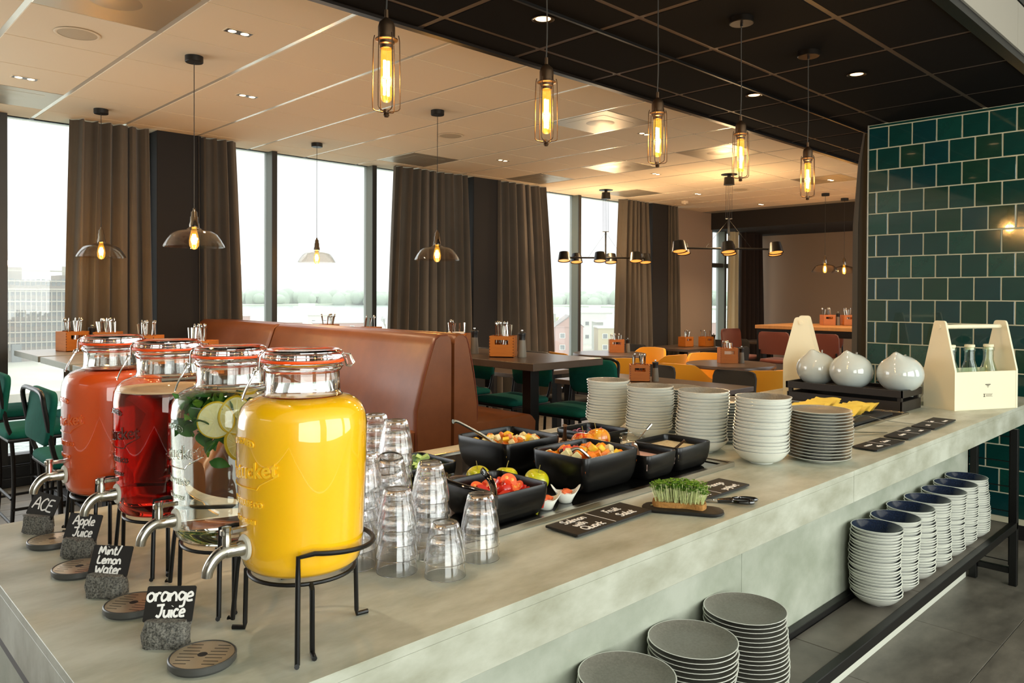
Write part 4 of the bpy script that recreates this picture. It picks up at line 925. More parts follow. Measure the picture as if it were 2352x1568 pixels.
# salmon spoons
DISHM = MB(); ringd = []
for z, a, b in ((0, .016, .014), (.002, .018, .016), (.014, .030, .024), (.026, .036, .027), (.028, .036, .027), (.027, .033, .024), (.014, .026, .02), (.006, .012, .01)):
    ringd.append([(a*math.cos(2*PI*i/28)*(1+.15*(z > .02)*abs(math.cos(2*PI*i/28))**4), b*math.sin(2*PI*i/28), z+(.022*max(0, abs(math.cos(2*PI*i/28))**5) if z > .01 else 0)) for i in range(28)])
DISHM.loft(ringd, True, True); dm = DISHM.mesh('dish', PORC, 60)
SAL = mat('smoked_salmon', 'D8552B', .35, sss=.1, noise=(60, 'E27A48', .2))
for (x, y), lb in (((1.556, 1.395), 'right of two'), ((1.468, 1.385), 'left of two, half behind the tomato bowl')):
    t = thing('canape_dish', 'small white two-handled dish by the black bowls, '+lb, 'dish', (x, y, PZ), -.75); link('dish', dm, t)
    tag(MB().blob(x, y, PZ+.020, .019, .016, .010, 12, 8, lambda a, b, c: (a+.1*math.sin(9*b), b+.1*math.sin(8*a), c)).build('quark', mat('quark', 'EFEBE0', .5)), 'spoonful of white quark in the canape dish, '+lb, 'quark')
    tag(MB().blob(x+.003, y, PZ+.029, .017, .014, .007, 14, 8, lambda a, b, c: (a+.15*math.sin(7*b), b+.12*math.sin(9*a), c+.35*math.sin(6*a)*b)).build('salmon_slice', SAL), 'folded smoked salmon slice in the canape dish, '+lb, 'salmon')

# ---------------------------------------------------------------- slate signs
def slate(corners, lines, label, h=.010, z=CT, div=.5, feet=True, hs=None, sw=None):
    """corners: left-near, right-near (x,y) of the long front edge plus depth"""
    (x0, y0), (x1, y1), dep = corners
    L = math.hypot(x1-x0, y1-y0); rz = math.atan2(y1-y0, x1-x0); t = thing('slate_sign', label, 'sign', (x0, y0, z), rz)
    MB().box(0, L, 0, dep, .004, .004+h-.004, .001).build('slate', SLATE, t)
    for fx in (.012, L-.012): MB().lathe([(0, 0), (.006, 0), (.006, .004), (0, .004)], 10, fx, .014).build('foot', BLACK, t)
    wr = MB(); wr.T = Matrix.Translation((0, 0, h+.0004))
    wr.tube([(L*div, dep*.03, 0), (L*(div-.01), dep*.97, 0)], .0016 if L > .2 else .0013, 6, flat=.16)
    for s, x, y, hh in lines: write(wr, s, x*L, y*dep, hh, sw or .0024)
    wr.build('handwriting', CHALK, t)
slate(((1.366, 1.185), (1.670, 1.190), .105), [('Salmon', .27, .70, .024), ('with', .23, .42, .022), ('Quark', .28, .10, .026), ('Fruit', .73, .58, .025), ('Salat', .76, .18, .025)], 'black slate sign reading Salmon with Quark and Fruit Salat, nearest the camera')
slate(((1.80, 1.150), (2.115, 1.150), .105), [('raspberry', .26, .55, .02), ('yoghurt', .28, .15, .02), ('Mango', .73, .55, .024), ('yoghurt', .76, .14, .022)], 'black slate sign for mango yoghurt behind the cress')
slate(((2.935, 1.082), (3.200, 1.075), .095), [('mozza-', .24, .55, .018), ('rella', .3, .18, .018), ('Salami', .74, .42, .018)], 'small slate sign nearest the grey plates, first of three', sw=.002)
slate(((3.262, 1.082), (3.560, 1.090), .095), [('cheese', .25, .42, .018), ('Ham', .66, .58, .017), ('roast', .78, .18, .016)], 'small slate sign in the middle of three', sw=.002)
slate(((3.600, 1.088), (3.930, 1.100), .095), [('Old', .2, .4, .018), ('Goat', .55, .6, .016), ('cheese', .74, .18, .017)], 'small slate sign nearest the white wooden crate', sw=.002)

# ---------------------------------------------------------------- cress on its slate board, scissors
t = thing('serving_slate', 'rounded dark slate board under the block of cress', 'board', (1.747, 1.145, CT), -1.05)
random.seed(4); o_ = [(px+rj(.0012), py+rj(.0012)) for px, py in rrect(.215, .082, .036, 6)]
mb = MB(); mb.loft([[(x*.97, y*.95, .001) for x, y in o_], [(x, y, .004) for x, y in o_], [(x+rj(.001), y+rj(.001), .008) for x, y in o_], [(x*.975, y*.96, .010) for x, y in o_]]); mb.build('board', SLATE, t)
cr = thing('cress_block', 'block of green cress on a brown growing mat, cut open in front', 'cress', (1.752, 1.158, CT+.0105), -1.05)
out = smoothpts([(-.066, -.024), (-.02, -.028), (.02, -.022), (.062, -.030), (.066, .024), (.0, .028), (-.066, .026)], 4, True)
MB().loft([[(x, y, 0) for x, y in out], [(x, y, .004) for x, y in out], [(x*.98, y*.96, .014) for x, y in out]]).build('growing_mat', mat('growing_mat', 'B4813F', .9, noise=(80, '8C5F2C', .2), bump=(200, .8, .002)), cr)
st = MB(); lv = MB(); random.seed(12)
for k in range(520):
    x, y = rj(.062), rj(.025); h = random.uniform(.030, .050)+.006*math.cos(x*30)
    bx, by = x*1.13+rj(.006), y*1.3+rj(.006)
    st.tube([(x, y, .012), ((x+bx)/2+rj(.002), (y+by)/2+rj(.002), .012+h*.5), (bx, by, .012+h)], .00048, 3, caps=False)
    for s in range(4):
        a = rj(3.1); L = .0052; q = (bx+math.cos(a)*.0035, by+math.sin(a)*.0035, .0135+h+rj(.0015)); u = (math.cos(a)*L, math.sin(a)*L, .001+rj(.002)); v = (-math.sin(a)*.0032, math.cos(a)*.0032, rj(.001))
        lv.add([(q[0]-u[0]*.6, q[1]-u[1]*.6, q[2]-.001), (q[0]+v[0], q[1]+v[1], q[2]+.0008), (q[0]+u[0]*.7, q[1]+u[1]*.7, q[2]), (q[0]-v[0], q[1]-v[1], q[2]+.0008)], [(0, 3, 2, 1)])
st.build('stems', mat('cress_stem', 'BFC785', .5), cr, smooth=60)['kind'] = 'stuff'
lv.build('leaves', mat('cress_leaf', '6FA81F', .5, noise=(80, '4C8A16', .3)), cr)['kind'] = 'stuff'
random.seed(7)
mb = MB(); mb.tube(smoothpts([(1.765, 1.245, .931), (1.755, 1.225, .936), (1.748, 1.210, .932)], 4), .0007, 4)
tag(mb.tube(smoothpts([(1.70, 1.215, .932), (1.712, 1.200, .936), (1.728, 1.196, .933)], 4), .0007, 4).build('fallen_stem', mat('cress_stem', 'CBCF98', .5)), 'loose cress stems fallen on the slate left of the block', 'cress', kind='stuff')
t = thing('scissors', 'black-handled steel scissors lying right of the cress', 'scissors', (1.885, 1.135, CT), -.93)
MB().prism([(-.075, -.001), (.012, -.007), (.012, .004), (0, .004)], .004, .0058).build('blade', STEEL, t); MB().prism([(-.075, .001), (0, -.004), (.012, -.004), (.012, .007)], .006, .0078).build('blade', STEEL, t)
MB().lathe([(0, .0095), (.003, .009), (.0035, .007)], 12).build('pivot', CHROME, t)
for s in (-1, 1):
    mb = MB(); mb.tube(smoothpts([(.012, .002*s, .006), (.035, .006*s, .008), (.05, .010*s, .009)], 4), .0055, 8)
    mb.tube(smoothpts([(.05, .006*s, .009), (.075, .002*s+.001*s, .010), (.100+.012*(s > 0), .008*s, .010), (.104+.012*(s > 0), .020*s, .010), (.085, .027*s, .010), (.06, .020*s, .009)], 5, True), .0052, 8, closed=True); mb.build('handle', BPL, t)

# ---------------------------------------------------------------- cheese tray
t = thing('chilled_display', 'second steel chilled plate at the far end, under the cheese platter', 'display plate', (0, 0, 0))
MB().box(2.95, 4.0, 1.325, 1.34, CT, CT+.010, .001).box(3.985, 4.0, 1.34, 2.0, CT, CT+.010, .001).box(2.95, 2.965, 1.34, 2.0, CT, CT+.010, .001).build('steel_rim', STEEL, t)
MB().box(2.965, 3.985, 1.34, 2.0, CT, CT+.007).build('glass_top', mat('dark_glass_top', '12110F', .06, coat=1), t)
tag(MB().box(3.02, 3.86, 1.352, 1.86, CT+.0072, CT+.020, .003).build('slate_platter', SLATE), 'large dark slate platter under the cheese slices', 'platter')
CH_ = mat('cheese', 'E3C750', .45, sss=.1, noise=(20, 'D9BA40', .3)); random.seed(9)
for k in range(34):
    x = 3.10+.042*(k % 17); row = k//17; y = 1.42+.17*row+rj(.012)
    n = 6; vs = []
    for j in range(n+1):
        for i in range(n+1):
            u, v = i/n, j/n; vs.append((x+.085*u, y+.13*v, CT+.0225+.0006*(k % 17)+.030*u*(1-.15*v)+.004*math.sin(7*v+k*1.7)+.003*math.sin(k*2.3)+.004*row*.2))
    m1 = n+1; fs = [(j*m1+i, j*m1+i+1, (j+1)*m1+i+1, (j+1)*m1+i) for j in range(n) for i in range(n)]
    b = len(vs); vs2 = [(p[0], p[1], p[2]-.002) for p in vs]
    o = MB().add(vs, fs).add(vs2, [f[::-1] for f in fs]).build('cheese_slice', CH_, rz=0); tag(o, 'thin yellow cheese slice in the overlapping rows on the slate platter', 'cheese', 'cheese slices on the slate platter')
for k in range(5):
    o = MB().lathe([(0, .0), (.042, .0), (.043, .002), (0, .003)], 28).build('salami_slice', mat('cold_cut', 'CFA58C', .4), None, (3.30+.035*k, 1.392+.004*k, CT+.0205+.0022*k)); tag(o, 'round pink cold cut slice at the front edge of the slate platter', 'cold cut', 'cold cuts on the slate platter')
random.seed(7)
for P_, lb in (([(3.42, 1.372, .955), (3.50, 1.352, .965), (3.56, 1.28, .945), (3.68, 1.185, .925)], 'steel tongs by the middle slate sign, farther pair'), ([(3.02, 1.36, .945), (3.10, 1.33, .952), (3.20, 1.275, .938), (3.372, 1.205, .925)], 'steel tongs beside the grey plates, nearer pair')):
    t = thing('steel_tongs', lb, 'tongs', (0, 0, 0))
    for s in (-1, 1):
        n = len(P_); Q = [(x+.006*s*(1-i/(n-1)), y+.012*s*(1-i/(n-1)), z) for i, (x, y, z) in enumerate(P_)]
        MB().tube(smoothpts(Q, 6), .0045, 8, flat=.3).build('arm', CHROME, t)

# ---------------------------------------------------------------- black riser with porcelain globes
ra = math.radians(12)
rs = thing('riser', 'black wooden two-tier riser carrying the porcelain globes', 'riser', (4.036, 1.374, CT))
BW = mat('black_wood', '1E1813', .5, bump=(120, .2, .001))
Wx, Dy = .25, .59
def rb(mb, *a): mb.box(*a)
MB().box(-.005, Wx+.005, -.005, Dy+.005, .080, .088, .001).build('top_board', BW, rs)
for a in ((-.010, 0, -.010, Dy+.010, .072, .108), (Wx, Wx+.010, -.010, Dy+.010, .072, .108), (-.01, Wx+.01, -.012, 0, .072, .108), (-.01, Wx+.01, Dy, Dy+.012, .072, .108)): MB().box(*a, .001).build('rim_board', BW, rs)
for a in ((-.006, .006, -.004, Dy, 0, .052), (Wx-.006, Wx+.006, -.004, Dy, 0, .052), (-.006, Wx+.006, -.008, .004, 0, .052), (-.006, Wx+.006, Dy-.006, Dy+.006, 0, .052)): MB().box(*a, .001).build('base_board', BW, rs)
for x in (0, Wx-.02):
    for y in (0, Dy-.02): MB().box(x, x+.02, y, y+.02, .0, .08).build('post', BW, rs)
RT = CT+.0885
def globemesh(r, pk):
    """egg-like vessel, mouth turned away, raised lip towards pk (azimuth)"""
    m = MB(); ax = Vector((math.cos(pk+PI), math.sin(pk+PI), 1.25)).normalized()
    n, s = 22, 40; u = ax.orthogonal().normalized(); w = ax.cross(u); bz = Vector((math.cos(pk)*.42, math.sin(pk)*.42, .90)).normalized()
    rows = []; vs = []
    def P(ph, th, k=1.0):
        d = ax*math.cos(ph)+(u*math.cos(th)+w*math.sin(th))*math.sin(ph)
        g = math.exp(-((d-bz).length/.25)**2); rr = r*(1+.05*g)*k; q = d*rr; q.z = q.z*.88+(.20*r*g)
        if q.z < -r*.74: q.z = -r*.74
        return tuple(q)
    hole = .50
    rows = [[P(PI-(PI-hole)*i/n, 2*PI*j/s) for j in range(s)] for i in range(1, n+1)]
    rows += [[P(hole+.0*i, 2*PI*j/s, .965-.01*i) for j in range(s)] for i in range(2)]
    rows += [[P(hole+(PI-hole)*i/10, 2*PI*j/s, .93) for j in range(s)] for i in range(1, 10)]
    m.loft([list(x) for x in rows], True, True); return m
PG = mat('glossy_white_porcelain', 'BCC4BF', .06, coat=1)
pk = math.radians(172)
gmm = globemesh(.110, pk).mesh('vessel', PG, 60)
for (x, y, s), lb in (((4.205, 1.745, 1.0), 'white porcelain globe with a raised lip, front centre on the black riser'), ((4.165, 1.520, 1.02), 'white porcelain globe at the right end of the black riser'), ((4.175, 1.94, .97), 'white porcelain globe at the left end of the black riser')):
    x, y = {1.0: (4.130, 1.660), 1.02: (4.165, 1.425), .97: (4.165, 1.865)}[s]
    t = thing('porcelain_globe', lb, 'serving vessel', (x, y, RT)); o = link('vessel', gmm, t, (0, 0, .110*.74*s+.008)); o.scale = (s, s, s)
    MB().lathe([(0, 0), (.052, 0), (.056, .012), (.05, .016), (0, .016)], 32).build('foot_ring', PG, t)
    c_ = Vector((math.cos(pk+PI), math.sin(pk+PI), 0)); MB().tube([tuple(c_*.055+Vector((0, 0, .12))), tuple(c_*.075+Vector((.0, .012, .187)))], .004, 8, flat=.5).build('spoon_handle', CHROME, t)
    if s == .97: pass
t = thing('porcelain_globe', 'white porcelain globe behind the white wooden crate, mostly hidden', 'serving vessel', (4.42, 1.50, CT)); link('vessel', gmm, t, (0, 0, .089)); MB().lathe([(0, 0), (.052, 0), (.056, .012), (0, .016)], 32).build('foot_ring', PG, t)
t = thing('egg_whisk', 'coppery wire coil between the two front porcelain globes', 'wire holder', (4.24, 1.54, RT+.036), (.5, .3, .2))
for k in range(4): MB().tube([((.034-.004*k)*math.cos(a*PI/14), (.024-.002*k)*math.sin(a*PI/14), .006*k-.01) for a in range(28)], .0022, 6, closed=True).build('wire_loop', mat('copper_wire', 'B87A52', .18, 1), t)

# ---------------------------------------------------------------- white wooden bottle crates
def crate(loc, rz, label, L=.425, D=.19, H=.455, hb=.200, print_=True):
    t = thing('bottle_crate', label, 'crate', loc, rz)
    for x, nm in ((0, 0), (L-.012, 1)):
        out = [(-.001, 0), (D+.001, 0), (D+.001, hb)] + [(D/2+.036, H-.012), (D/2+.030, H-.003), (D/2+.020, H)] + [(D/2-.020, H), (D/2-.030, H-.003), (D/2-.036, H-.012), (-.001, hb)]
        MB().prism(out, x, x+.012, 'x').build('end_board', WOODC, t)
    MB().box(.012, L-.012, 0, .010, 0, hb-.004, .0008).build('side_board', WOODC, t); MB().box(.012, L-.012, D-.010, D, 0, hb-.004, .0008).build('side_board', WOODC, t)
    MB().box(.012, L-.012, .01, D-.01, 0, .010).build('bottom_board', WOODC, t)
    h = MB(); h.T = Matrix.Translation((-.004, D/2, H-.032)) @ Matrix.Rotation(PI/2, 4, 'Y'); h.lathe([(0, 0), (.0115, 0), (.0115, L+.008), (0, L+.008)], 20); h.build('dowel_handle', WOODC, t)
    MB().box(.134, .144, .01, D-.01, .01, .12).box(.266, .276, .01, D-.01, .01, .12).build('divider', WOODC, t)
    if print_:
        mb = MB(); mb.T = Matrix.Translation((L*.52, -.0004, .125)) @ Matrix.Rotation(PI/2, 4, 'X')
        mb.prism([(-.019, .006), (.019, .006), (.016, .001), (-.016, .001)], 0, .0003); mb.prism([(-.010, -.001), (.010, -.001), (.007, -.005), (-.007, -.005)], 0, .0003); mb.prism([(-.004, -.008), (.004, -.008), (.003, -.011), (-.003, -.011)], 0, .0003)
        for k in range(4): mb.box(-.014, .032-.003*(k % 3), -.046-.004*k, -.0445-.004*k, 0, .0003)
        mb.box(-.03, -.017, -.060, -.057, 0, .0003).box(-.030, -.017, -.047, -.044, 0, .0003).box(-.026, -.021, -.06, -.044, 0, .0003)
        mb.build('printed_mark', mat('crate_print', '4A4632', .6), t)
    return t
crate((4.283, 1.206, CT), math.radians(-26.3), 'white wooden crate with dowel handle and bottles at the end of the counter')
crate((4.335, 1.932, CT), math.radians(22), 'white wooden crate behind the porcelain globes, only its end board in view', print_=False)
BG = thin('bottle_glass', (.90, .96, .92), 1.4)
bm = MB(); bm.lathe([(0, .004), (.048, .002), (.052, .008), (.052, .12), (.048, .150), (.034, .190), (.0245, .218), (.0235, .262), (.0275, .266), (.0275, .280), (.0235, .282), (.0215, .28), (.0215, .22), (.032, .188), (.049, .115), (.049, .01), (0, .008)], 36)
bme = bm.mesh('glass', BG); cme = MB().lathe([(0, .270), (.0205, .271), (.0205, .283), (.0245, .284), (.0245, .294), (.022, .296), (0, .296)], 24).mesh('stopper', mat('cream_stopper', 'E9E0BE', .5))
ca, sa = math.cos(math.radians(-26.3)), math.sin(math.radians(-26.3))
for k, (u, lb) in enumerate(((.075, 'left, mostly hidden by the end board'), (.205, 'in the middle'), (.335, 'on the right'))):
    x, y = 4.283+u*ca-.095*sa, 1.206+u*sa+.095*ca
    t = thing('glass_bottle', 'empty glass bottle in the front crate, '+lb, 'bottle', (x, y, CT+.012)); link('glass', bme, t); link('stopper', cme, t); t.scale = (1, 1, 1.07)

# ================================================================== LAMPS
AMB = thin('amber_bulb_glass', (1.0, .86, .52), .8)
_n = AMB.node_tree.nodes; _l = AMB.node_tree.links; _o = _n['Material Output']; _s = _o.inputs['Surface'].links[0].from_socket; _e = _n.new('ShaderNodeEmission'); _e.inputs[0].default_value = (1, .50, .04, 1); _e.inputs[1].default_value = .28; _a = _n.new('ShaderNodeAddShader'); _l.new(_s, _a.inputs[0]); _l.new(_e.outputs[0], _a.inputs[1]); _l.new(_a.outputs[0], _o.inputs['Surface'])
FIL = mat('filament', 'FFD080', .4, emit='FFC060', es=34)
def cage(loc, label):
    x, y, z = loc   # z: lowest point of the cage
    t = thing('cage_pendant', label, 'pendant lamp', loc)
    MB().tube([(.002*math.sin(k*.9), .002*math.cos(k*.7), .275+(ZB-z-.28)*k/12) for k in range(13)], .0022, 6).build('cord', mat('dark_cord', '2E2A24', .6), t)
    MB().lathe([(.0, ZB-z), (.052, ZB-z), (.052, ZB-z-.022), (.049, ZB-z-.025), (0, ZB-z-.025)], 32).lathe([(0, ZB-z-.036), (.006, ZB-z-.036), (.006, ZB-z-.025)], 12).build('canopy', mat('gun_metal', '231D17', .3, .7), t)
    MB().lathe([(0, .283), (.005, .283), (.0055, .262), (.010, .258), (.019, .250), (.0225, .238), (.0225, .214), (.023, .209), (.030, .206), (.030, .203), (.021, .200), (.021, .193), (.0175, .190), (.0175, .181), (.0155, .180), (0, .181)], 28).build('lamp_holder', BRONZE, t)
    MB().lathe([(.012, .186), (.0145, .175), (.015, .165), (.015, .055), (.0135, .047), (.009, .0415), (0, .040)], 24).build('bulb', AMB, t)
    mb = MB()
    for s in (-1, 1):
        for a, b in ((.058, .100), (.104, .150)): mb.tube([(s*.0062, 0, a), (s*.0062, 0, b)], .0036, 8)
    mb.build('filament', FIL, t)
    MB().tube([(0, 0, .1), (0, 0, .185)], .001, 6).build('bulb_stem', CHROME, t)
    for k in range(6):
        a = 2*PI*k/6+.35; c, s = math.cos(a), math.sin(a)
        P = [(.031, .216), (.0335, .206), (.0345, .19), (.0355, .12), (.0362, .035), (.034, .022), (.027, .0175), (.008, .0145)]
        MB().tube([(c*r, s*r, zz) for r, zz in smoothpts([(p[0], 0, p[1]) for p in P], 3) and [(q[0], q[2]) for q in smoothpts([(p[0], 0, p[1]) for p in P], 3)]], .0014, 6).build('cage_wire', BRONZE, t)
    MB().lathe([(0, .021), (.009, .021), (.009, .012), (.006, .012), (.0082, .006), (.006, .0015), (0, 0)], 20).build('finial', BRONZE, t)
    l = bpy.data.lights.new('bulb_light', 'POINT'); l.energy = 5; l.color = (1, .58, .22); l.shadow_soft_size = .03
    lo = bpy.data.objects.new('bulb_light', l); COL.objects.link(lo); lo.location = (x, y, z+.105)
    return t
for (x, z), lb in zip(((1.159, 1.966), (1.773, 1.975), (2.380, 1.979), (2.992, 1.992), (3.636, 1.969)), ('nearest of the five in the row', 'second of the five from the left', 'middle one of the five', 'fourth of the five, in front of a chandelier', 'farthest of the five, near the green tiles')):
    cage((x, 1.68, z), 'amber tube bulb in a wire cage, '+lb)
SMK = thin('smoked_glass', (.93, .90, .86), 1.3)
def gpend(loc, label, zc=ZC, R=.168):
    t = thing('glass_pendant', label, 'pendant lamp', loc); h = zc-loc[2]
    MB().tube([(0, 0, .23), (0, 0, h-.03)], .0024, 6).build('cord', mat('dark_cord', '2E2A24', .6), t)
    MB().lathe([(0, h), (.05, h), (.05, h-.032), (.047, h-.035), (0, h-.035)], 32).build('canopy', BLACK, t)
    MB().lathe([(0, .245), (.006, .245), (.008, .232), (.0165, .222), (.017, .20), (.021, .195), (.022, .165), (.027, .150), (.0275, .135), (0, .135)], 28).build('lamp_holder', mat('pewter', '8A8073', .15, 1), t)
    k = R/.168
    MB().lathe([(.026, .140), (.034, .128), (.060*k, .119), (.100*k, .110), (.125*k, .094), (.148*k, .062), (.164*k, .034), (.168*k, .024), (.166*k, .020), (.161*k, .032), (.145*k, .060), (.122*k, .091), (.098*k, .106), (.058*k, .115), (.032, .124)], 48).build('glass_shade', SMK, t)
    MB().lathe([(.012, .14), (.0145, .12), (.022, .09), (.028, .055), (.026, .028), (.015, .010), (0, .005)], 24).build('bulb', AMB, t)
    mb = MB()
    for q in range(5): a = 2*PI*q/5; mb.tube([(.008*math.cos(a), .008*math.sin(a), .035), (.008*math.cos(a), .008*math.sin(a), .095)], .0026, 6)
    mb.build('filament', FIL, t)
    l = bpy.data.lights.new('bulb_light', 'POINT'); l.energy = 7; l.color = (1, .6, .26); l.shadow_soft_size = .03
    lo = bpy.data.objects.new('bulb_light', l); COL.objects.link(lo); lo.location = (loc[0], loc[1], loc[2]+.065)
for p, lb in (((1.742, 4.46, 1.748), 'largest glass pendant, second from the left, in front of a brown curtain'), ((1.745, 6.231, 1.745), 'leftmost glass pendant, beside the first window'), ((3.541, 6.229, 1.765), 'small glass pendant in front of the bright central window'), ((3.549, 4.48, 1.735), 'glass pendant in front of the wide curtain above the booth end'),
              ((10.076, 4.408, 1.80), 'far glass pendant over the tall wooden table, left of two'), ((10.754, 4.433, 1.80), 'far glass pendant over the tall wooden table, right of two')): gpend(p, 'smoked '+lb)
def chandelier(loc, label, R, zc=ZC, rz=0, heads=6):
    t = thing('chandelier', label, 'chandelier', loc, rz); h = zc-loc[2]
    mb = MB().tube([(0, 0, 0), (0, 0, .34)], .011, 10).tube([(-.04, 0, .34), (.04, 0, .34)], .006, 6)
    mb.build('central_rod', BLACKM, t)
    for dx in (-.035, -.012, .012, .035): MB().tube([(dx, 0, .34), (dx, 0, h-.12)], .002, 5).build('suspension_wire', BLACKM, t)
    MB().lathe([(0, h), (.09, h), (.09, h-.008), (.02, h-.01), (.02, h-.03), (.055, h-.035), (.06, h-.12), (0, h-.12)], 24).build('canopy', BLACKM, t)
    MB().tube([(-R, 0, .0), (R, 0, .0)], .011, 8).build('arm', BLACKM, t)
    for k in range(heads):
        x = -R+2*R*(k//2)/(heads/2-1); s = -1 if k % 2 else 1
        hd = MB(); hd.tube([(x, 0, 0), (x+.05*s, .11*s, 0)], .012, 8); hd.tube([(x+.06*s, .12*s, .01), (x+.075*s, .15*s, .01)], .02, 8)
        hd.T = Matrix.Translation((x+.10*s, .20*s, 0)) @ Matrix.Rotation(-.24, 4, 'X')
        hd.lathe([(.0, .062), (.062, .06), (.082, -.055), (.079, -.055), (.059, .055), (0, .055)], 24); f = hd.build('lamp_head', BLACKM, t); rf = MB(); rf.T = hd.T
        rf.lathe([(0, .02), (.05, .0), (.07, -.048), (0, -.048)], 16).build('reflector', mat('copper_reflector', 'FFB870', .3, emit='FF9A40', es=.8), f)
    for sx_ in (-1, 1): MB().tube([(0, 0, .33), (sx_*R*.5, 0, 0)], .0015, 5).build('stay_wire', BLACKM, t)
    l = bpy.data.lights.new('chandelier_light', 'POINT'); l.energy = 26; l.color = (1, .66, .34); l.shadow_soft_size = .1
    lo = bpy.data.objects.new('chandelier_light', l); COL.objects.link(lo); lo.location = (loc[0], loc[1], loc[2]+.16)
chandelier((7.774, 6.29, 1.985), 'black multi-head chandelier in front of the far window', .46, rz=-.75)
chandelier((7.738, 4.485, 2.03), 'larger black multi-head chandelier right of the far window', .56, rz=-.62)
# warm ceiling downlights actually lighting the room
for p in ((1.74, 3.88), (2.35, 5.08), (5.3, 5.3), (5.3, 3.87), (7.14, 5.05), (8.94, 3.85), (8.94, 5.65), (10.6, 5.6)):
    l = bpy.data.lights.new('downlight_beam', 'SPOT'); l.energy = 60; l.color = (1, .74, .46); l.spot_size = 1.9; l.spot_blend = .8; l.shadow_soft_size = .04
    lo = bpy.data.objects.new('downlight_beam', l); COL.objects.link(lo); lo.location = (*p, ZC-.02)
for p in ((2.39, 2.287), (4.189, 2.267), (4.184, 1.666), (.6, 1.67), (1.2, 2.28), (3.0, 1.3)):
    l = bpy.data.lights.new('counter_beam', 'SPOT'); l.energy = 14; l.color = (1, .80, .60); l.spot_size = 1.3; l.spot_blend = .8; l.shadow_soft_size = .03
    lo = bpy.data.objects.new('counter_beam', l); COL.objects.link(lo); lo.location = (*p, ZB-.02)

# ================================================================== SEATING AND TABLES
# leather booth, two back-to-back benches
def backrest(x0, x1, y0, y1, lean, label=None):
    """padded upright slab between x0 and x1, rounded top; lean widens the foot on the outer side"""
    m = MB(); sg = 1 if lean > 0 else -1
    out = [(x0 if lean < 0 else x0, .0)]
    if lean < 0: prof = [(x0-.115, .0), (x0-.115, .86), (x0-.06, 1.05), (x0+.0, 1.21), (x0+.018, 1.255), (x0+.05, 1.276), (x1-.03, 1.276), (x1-.006, 1.26), (x1, 1.22), (x1, 0)]
    else: prof = [(x1+.07, 0), (x1+.07, .86), (x1+.035, 1.05), (x1-.005, 1.21), (x1-.02, 1.255), (x1-.05, 1.276), (x0+.03, 1.276), (x0+.006, 1.26), (x0, 1.22), (x0, 0)][::-1]
    rings = []; cxm = (x0+x1)/2
    for y, k in ((y0, .90), (y0+.012, .96), (y0+.035, 1), (y1-.035, 1), (y1-.012, .96), (y1, .90)):
        rings.append([(cxm+(x-cxm)*(1-(1-k)*.8), y, z-(1-k)*.12*(z > 1)) for x, z in prof])
    m.loft(rings, True, True); return m
bo = thing('booth_bench', 'cognac leather high booth bench facing the juice jars, two back cushions', 'bench', (0, 0, 0))
backrest(2.625, 2.765, 3.35, 5.25, -1).build('backrest', LEATH, bo, smooth=50); backrest(2.625, 2.765, 5.27, 6.65, -1).build('backrest', LEATH, bo, smooth=50)
def bench_seat(x0, x1, y0, y1, front):
    m = MB(); f = 1 if front > 0 else -1
    xs = [x0, x1] if f > 0 else [x1, x0]; a, b = xs
    prof = [(a, .0), (a, .75), (b-f*.09, .755), (b-f*.03, .742), (b, .71), (b-f*.005, .64), (b-f*.04, .60), (b-f*.05, 0)]
    if f < 0: prof = prof[::-1]
    m.loft([[(x, y, z-.01*(k < 1)*(z > .5)) for x, z in prof] for y, k in ((y0, .9), (y0+.02, 1), (y1-.02, 1), (y1, .9))], True, True); return m
bench_seat(1.98, 2.53, 3.36, 6.65, -1).build('seat', LEATH, bo, smooth=50)
MB().tube([(2.512, 3.36, .0), (2.512, 3.352, .86), (2.566, 3.352, 1.05), (2.625, 3.352, 1.21), (2.645, 3.354, 1.25), (2.675, 3.356, 1.266), (2.735, 3.356, 1.266)], .004, 6).build('piping', STITCH, bo)
bo = thing('booth_bench', 'cognac leather booth bench backing onto the first, facing the tall table', 'bench', (0, 0, 0))
backrest(2.777, 2.895, 3.35, 6.65, 1).build('backrest', LEATH, bo, smooth=50); bench_seat(2.93, 3.46, 3.36, 6.65, 1).build('seat', LEATH, bo, smooth=50)
MB().tube([(2.962, 3.36, .75), (2.962, 3.352, .86), (2.93, 3.352, 1.05), (2.89, 3.352, 1.21), (2.875, 3.354, 1.25), (2.845, 3.356, 1.266)], .004, 6).build('piping', STITCH, bo)

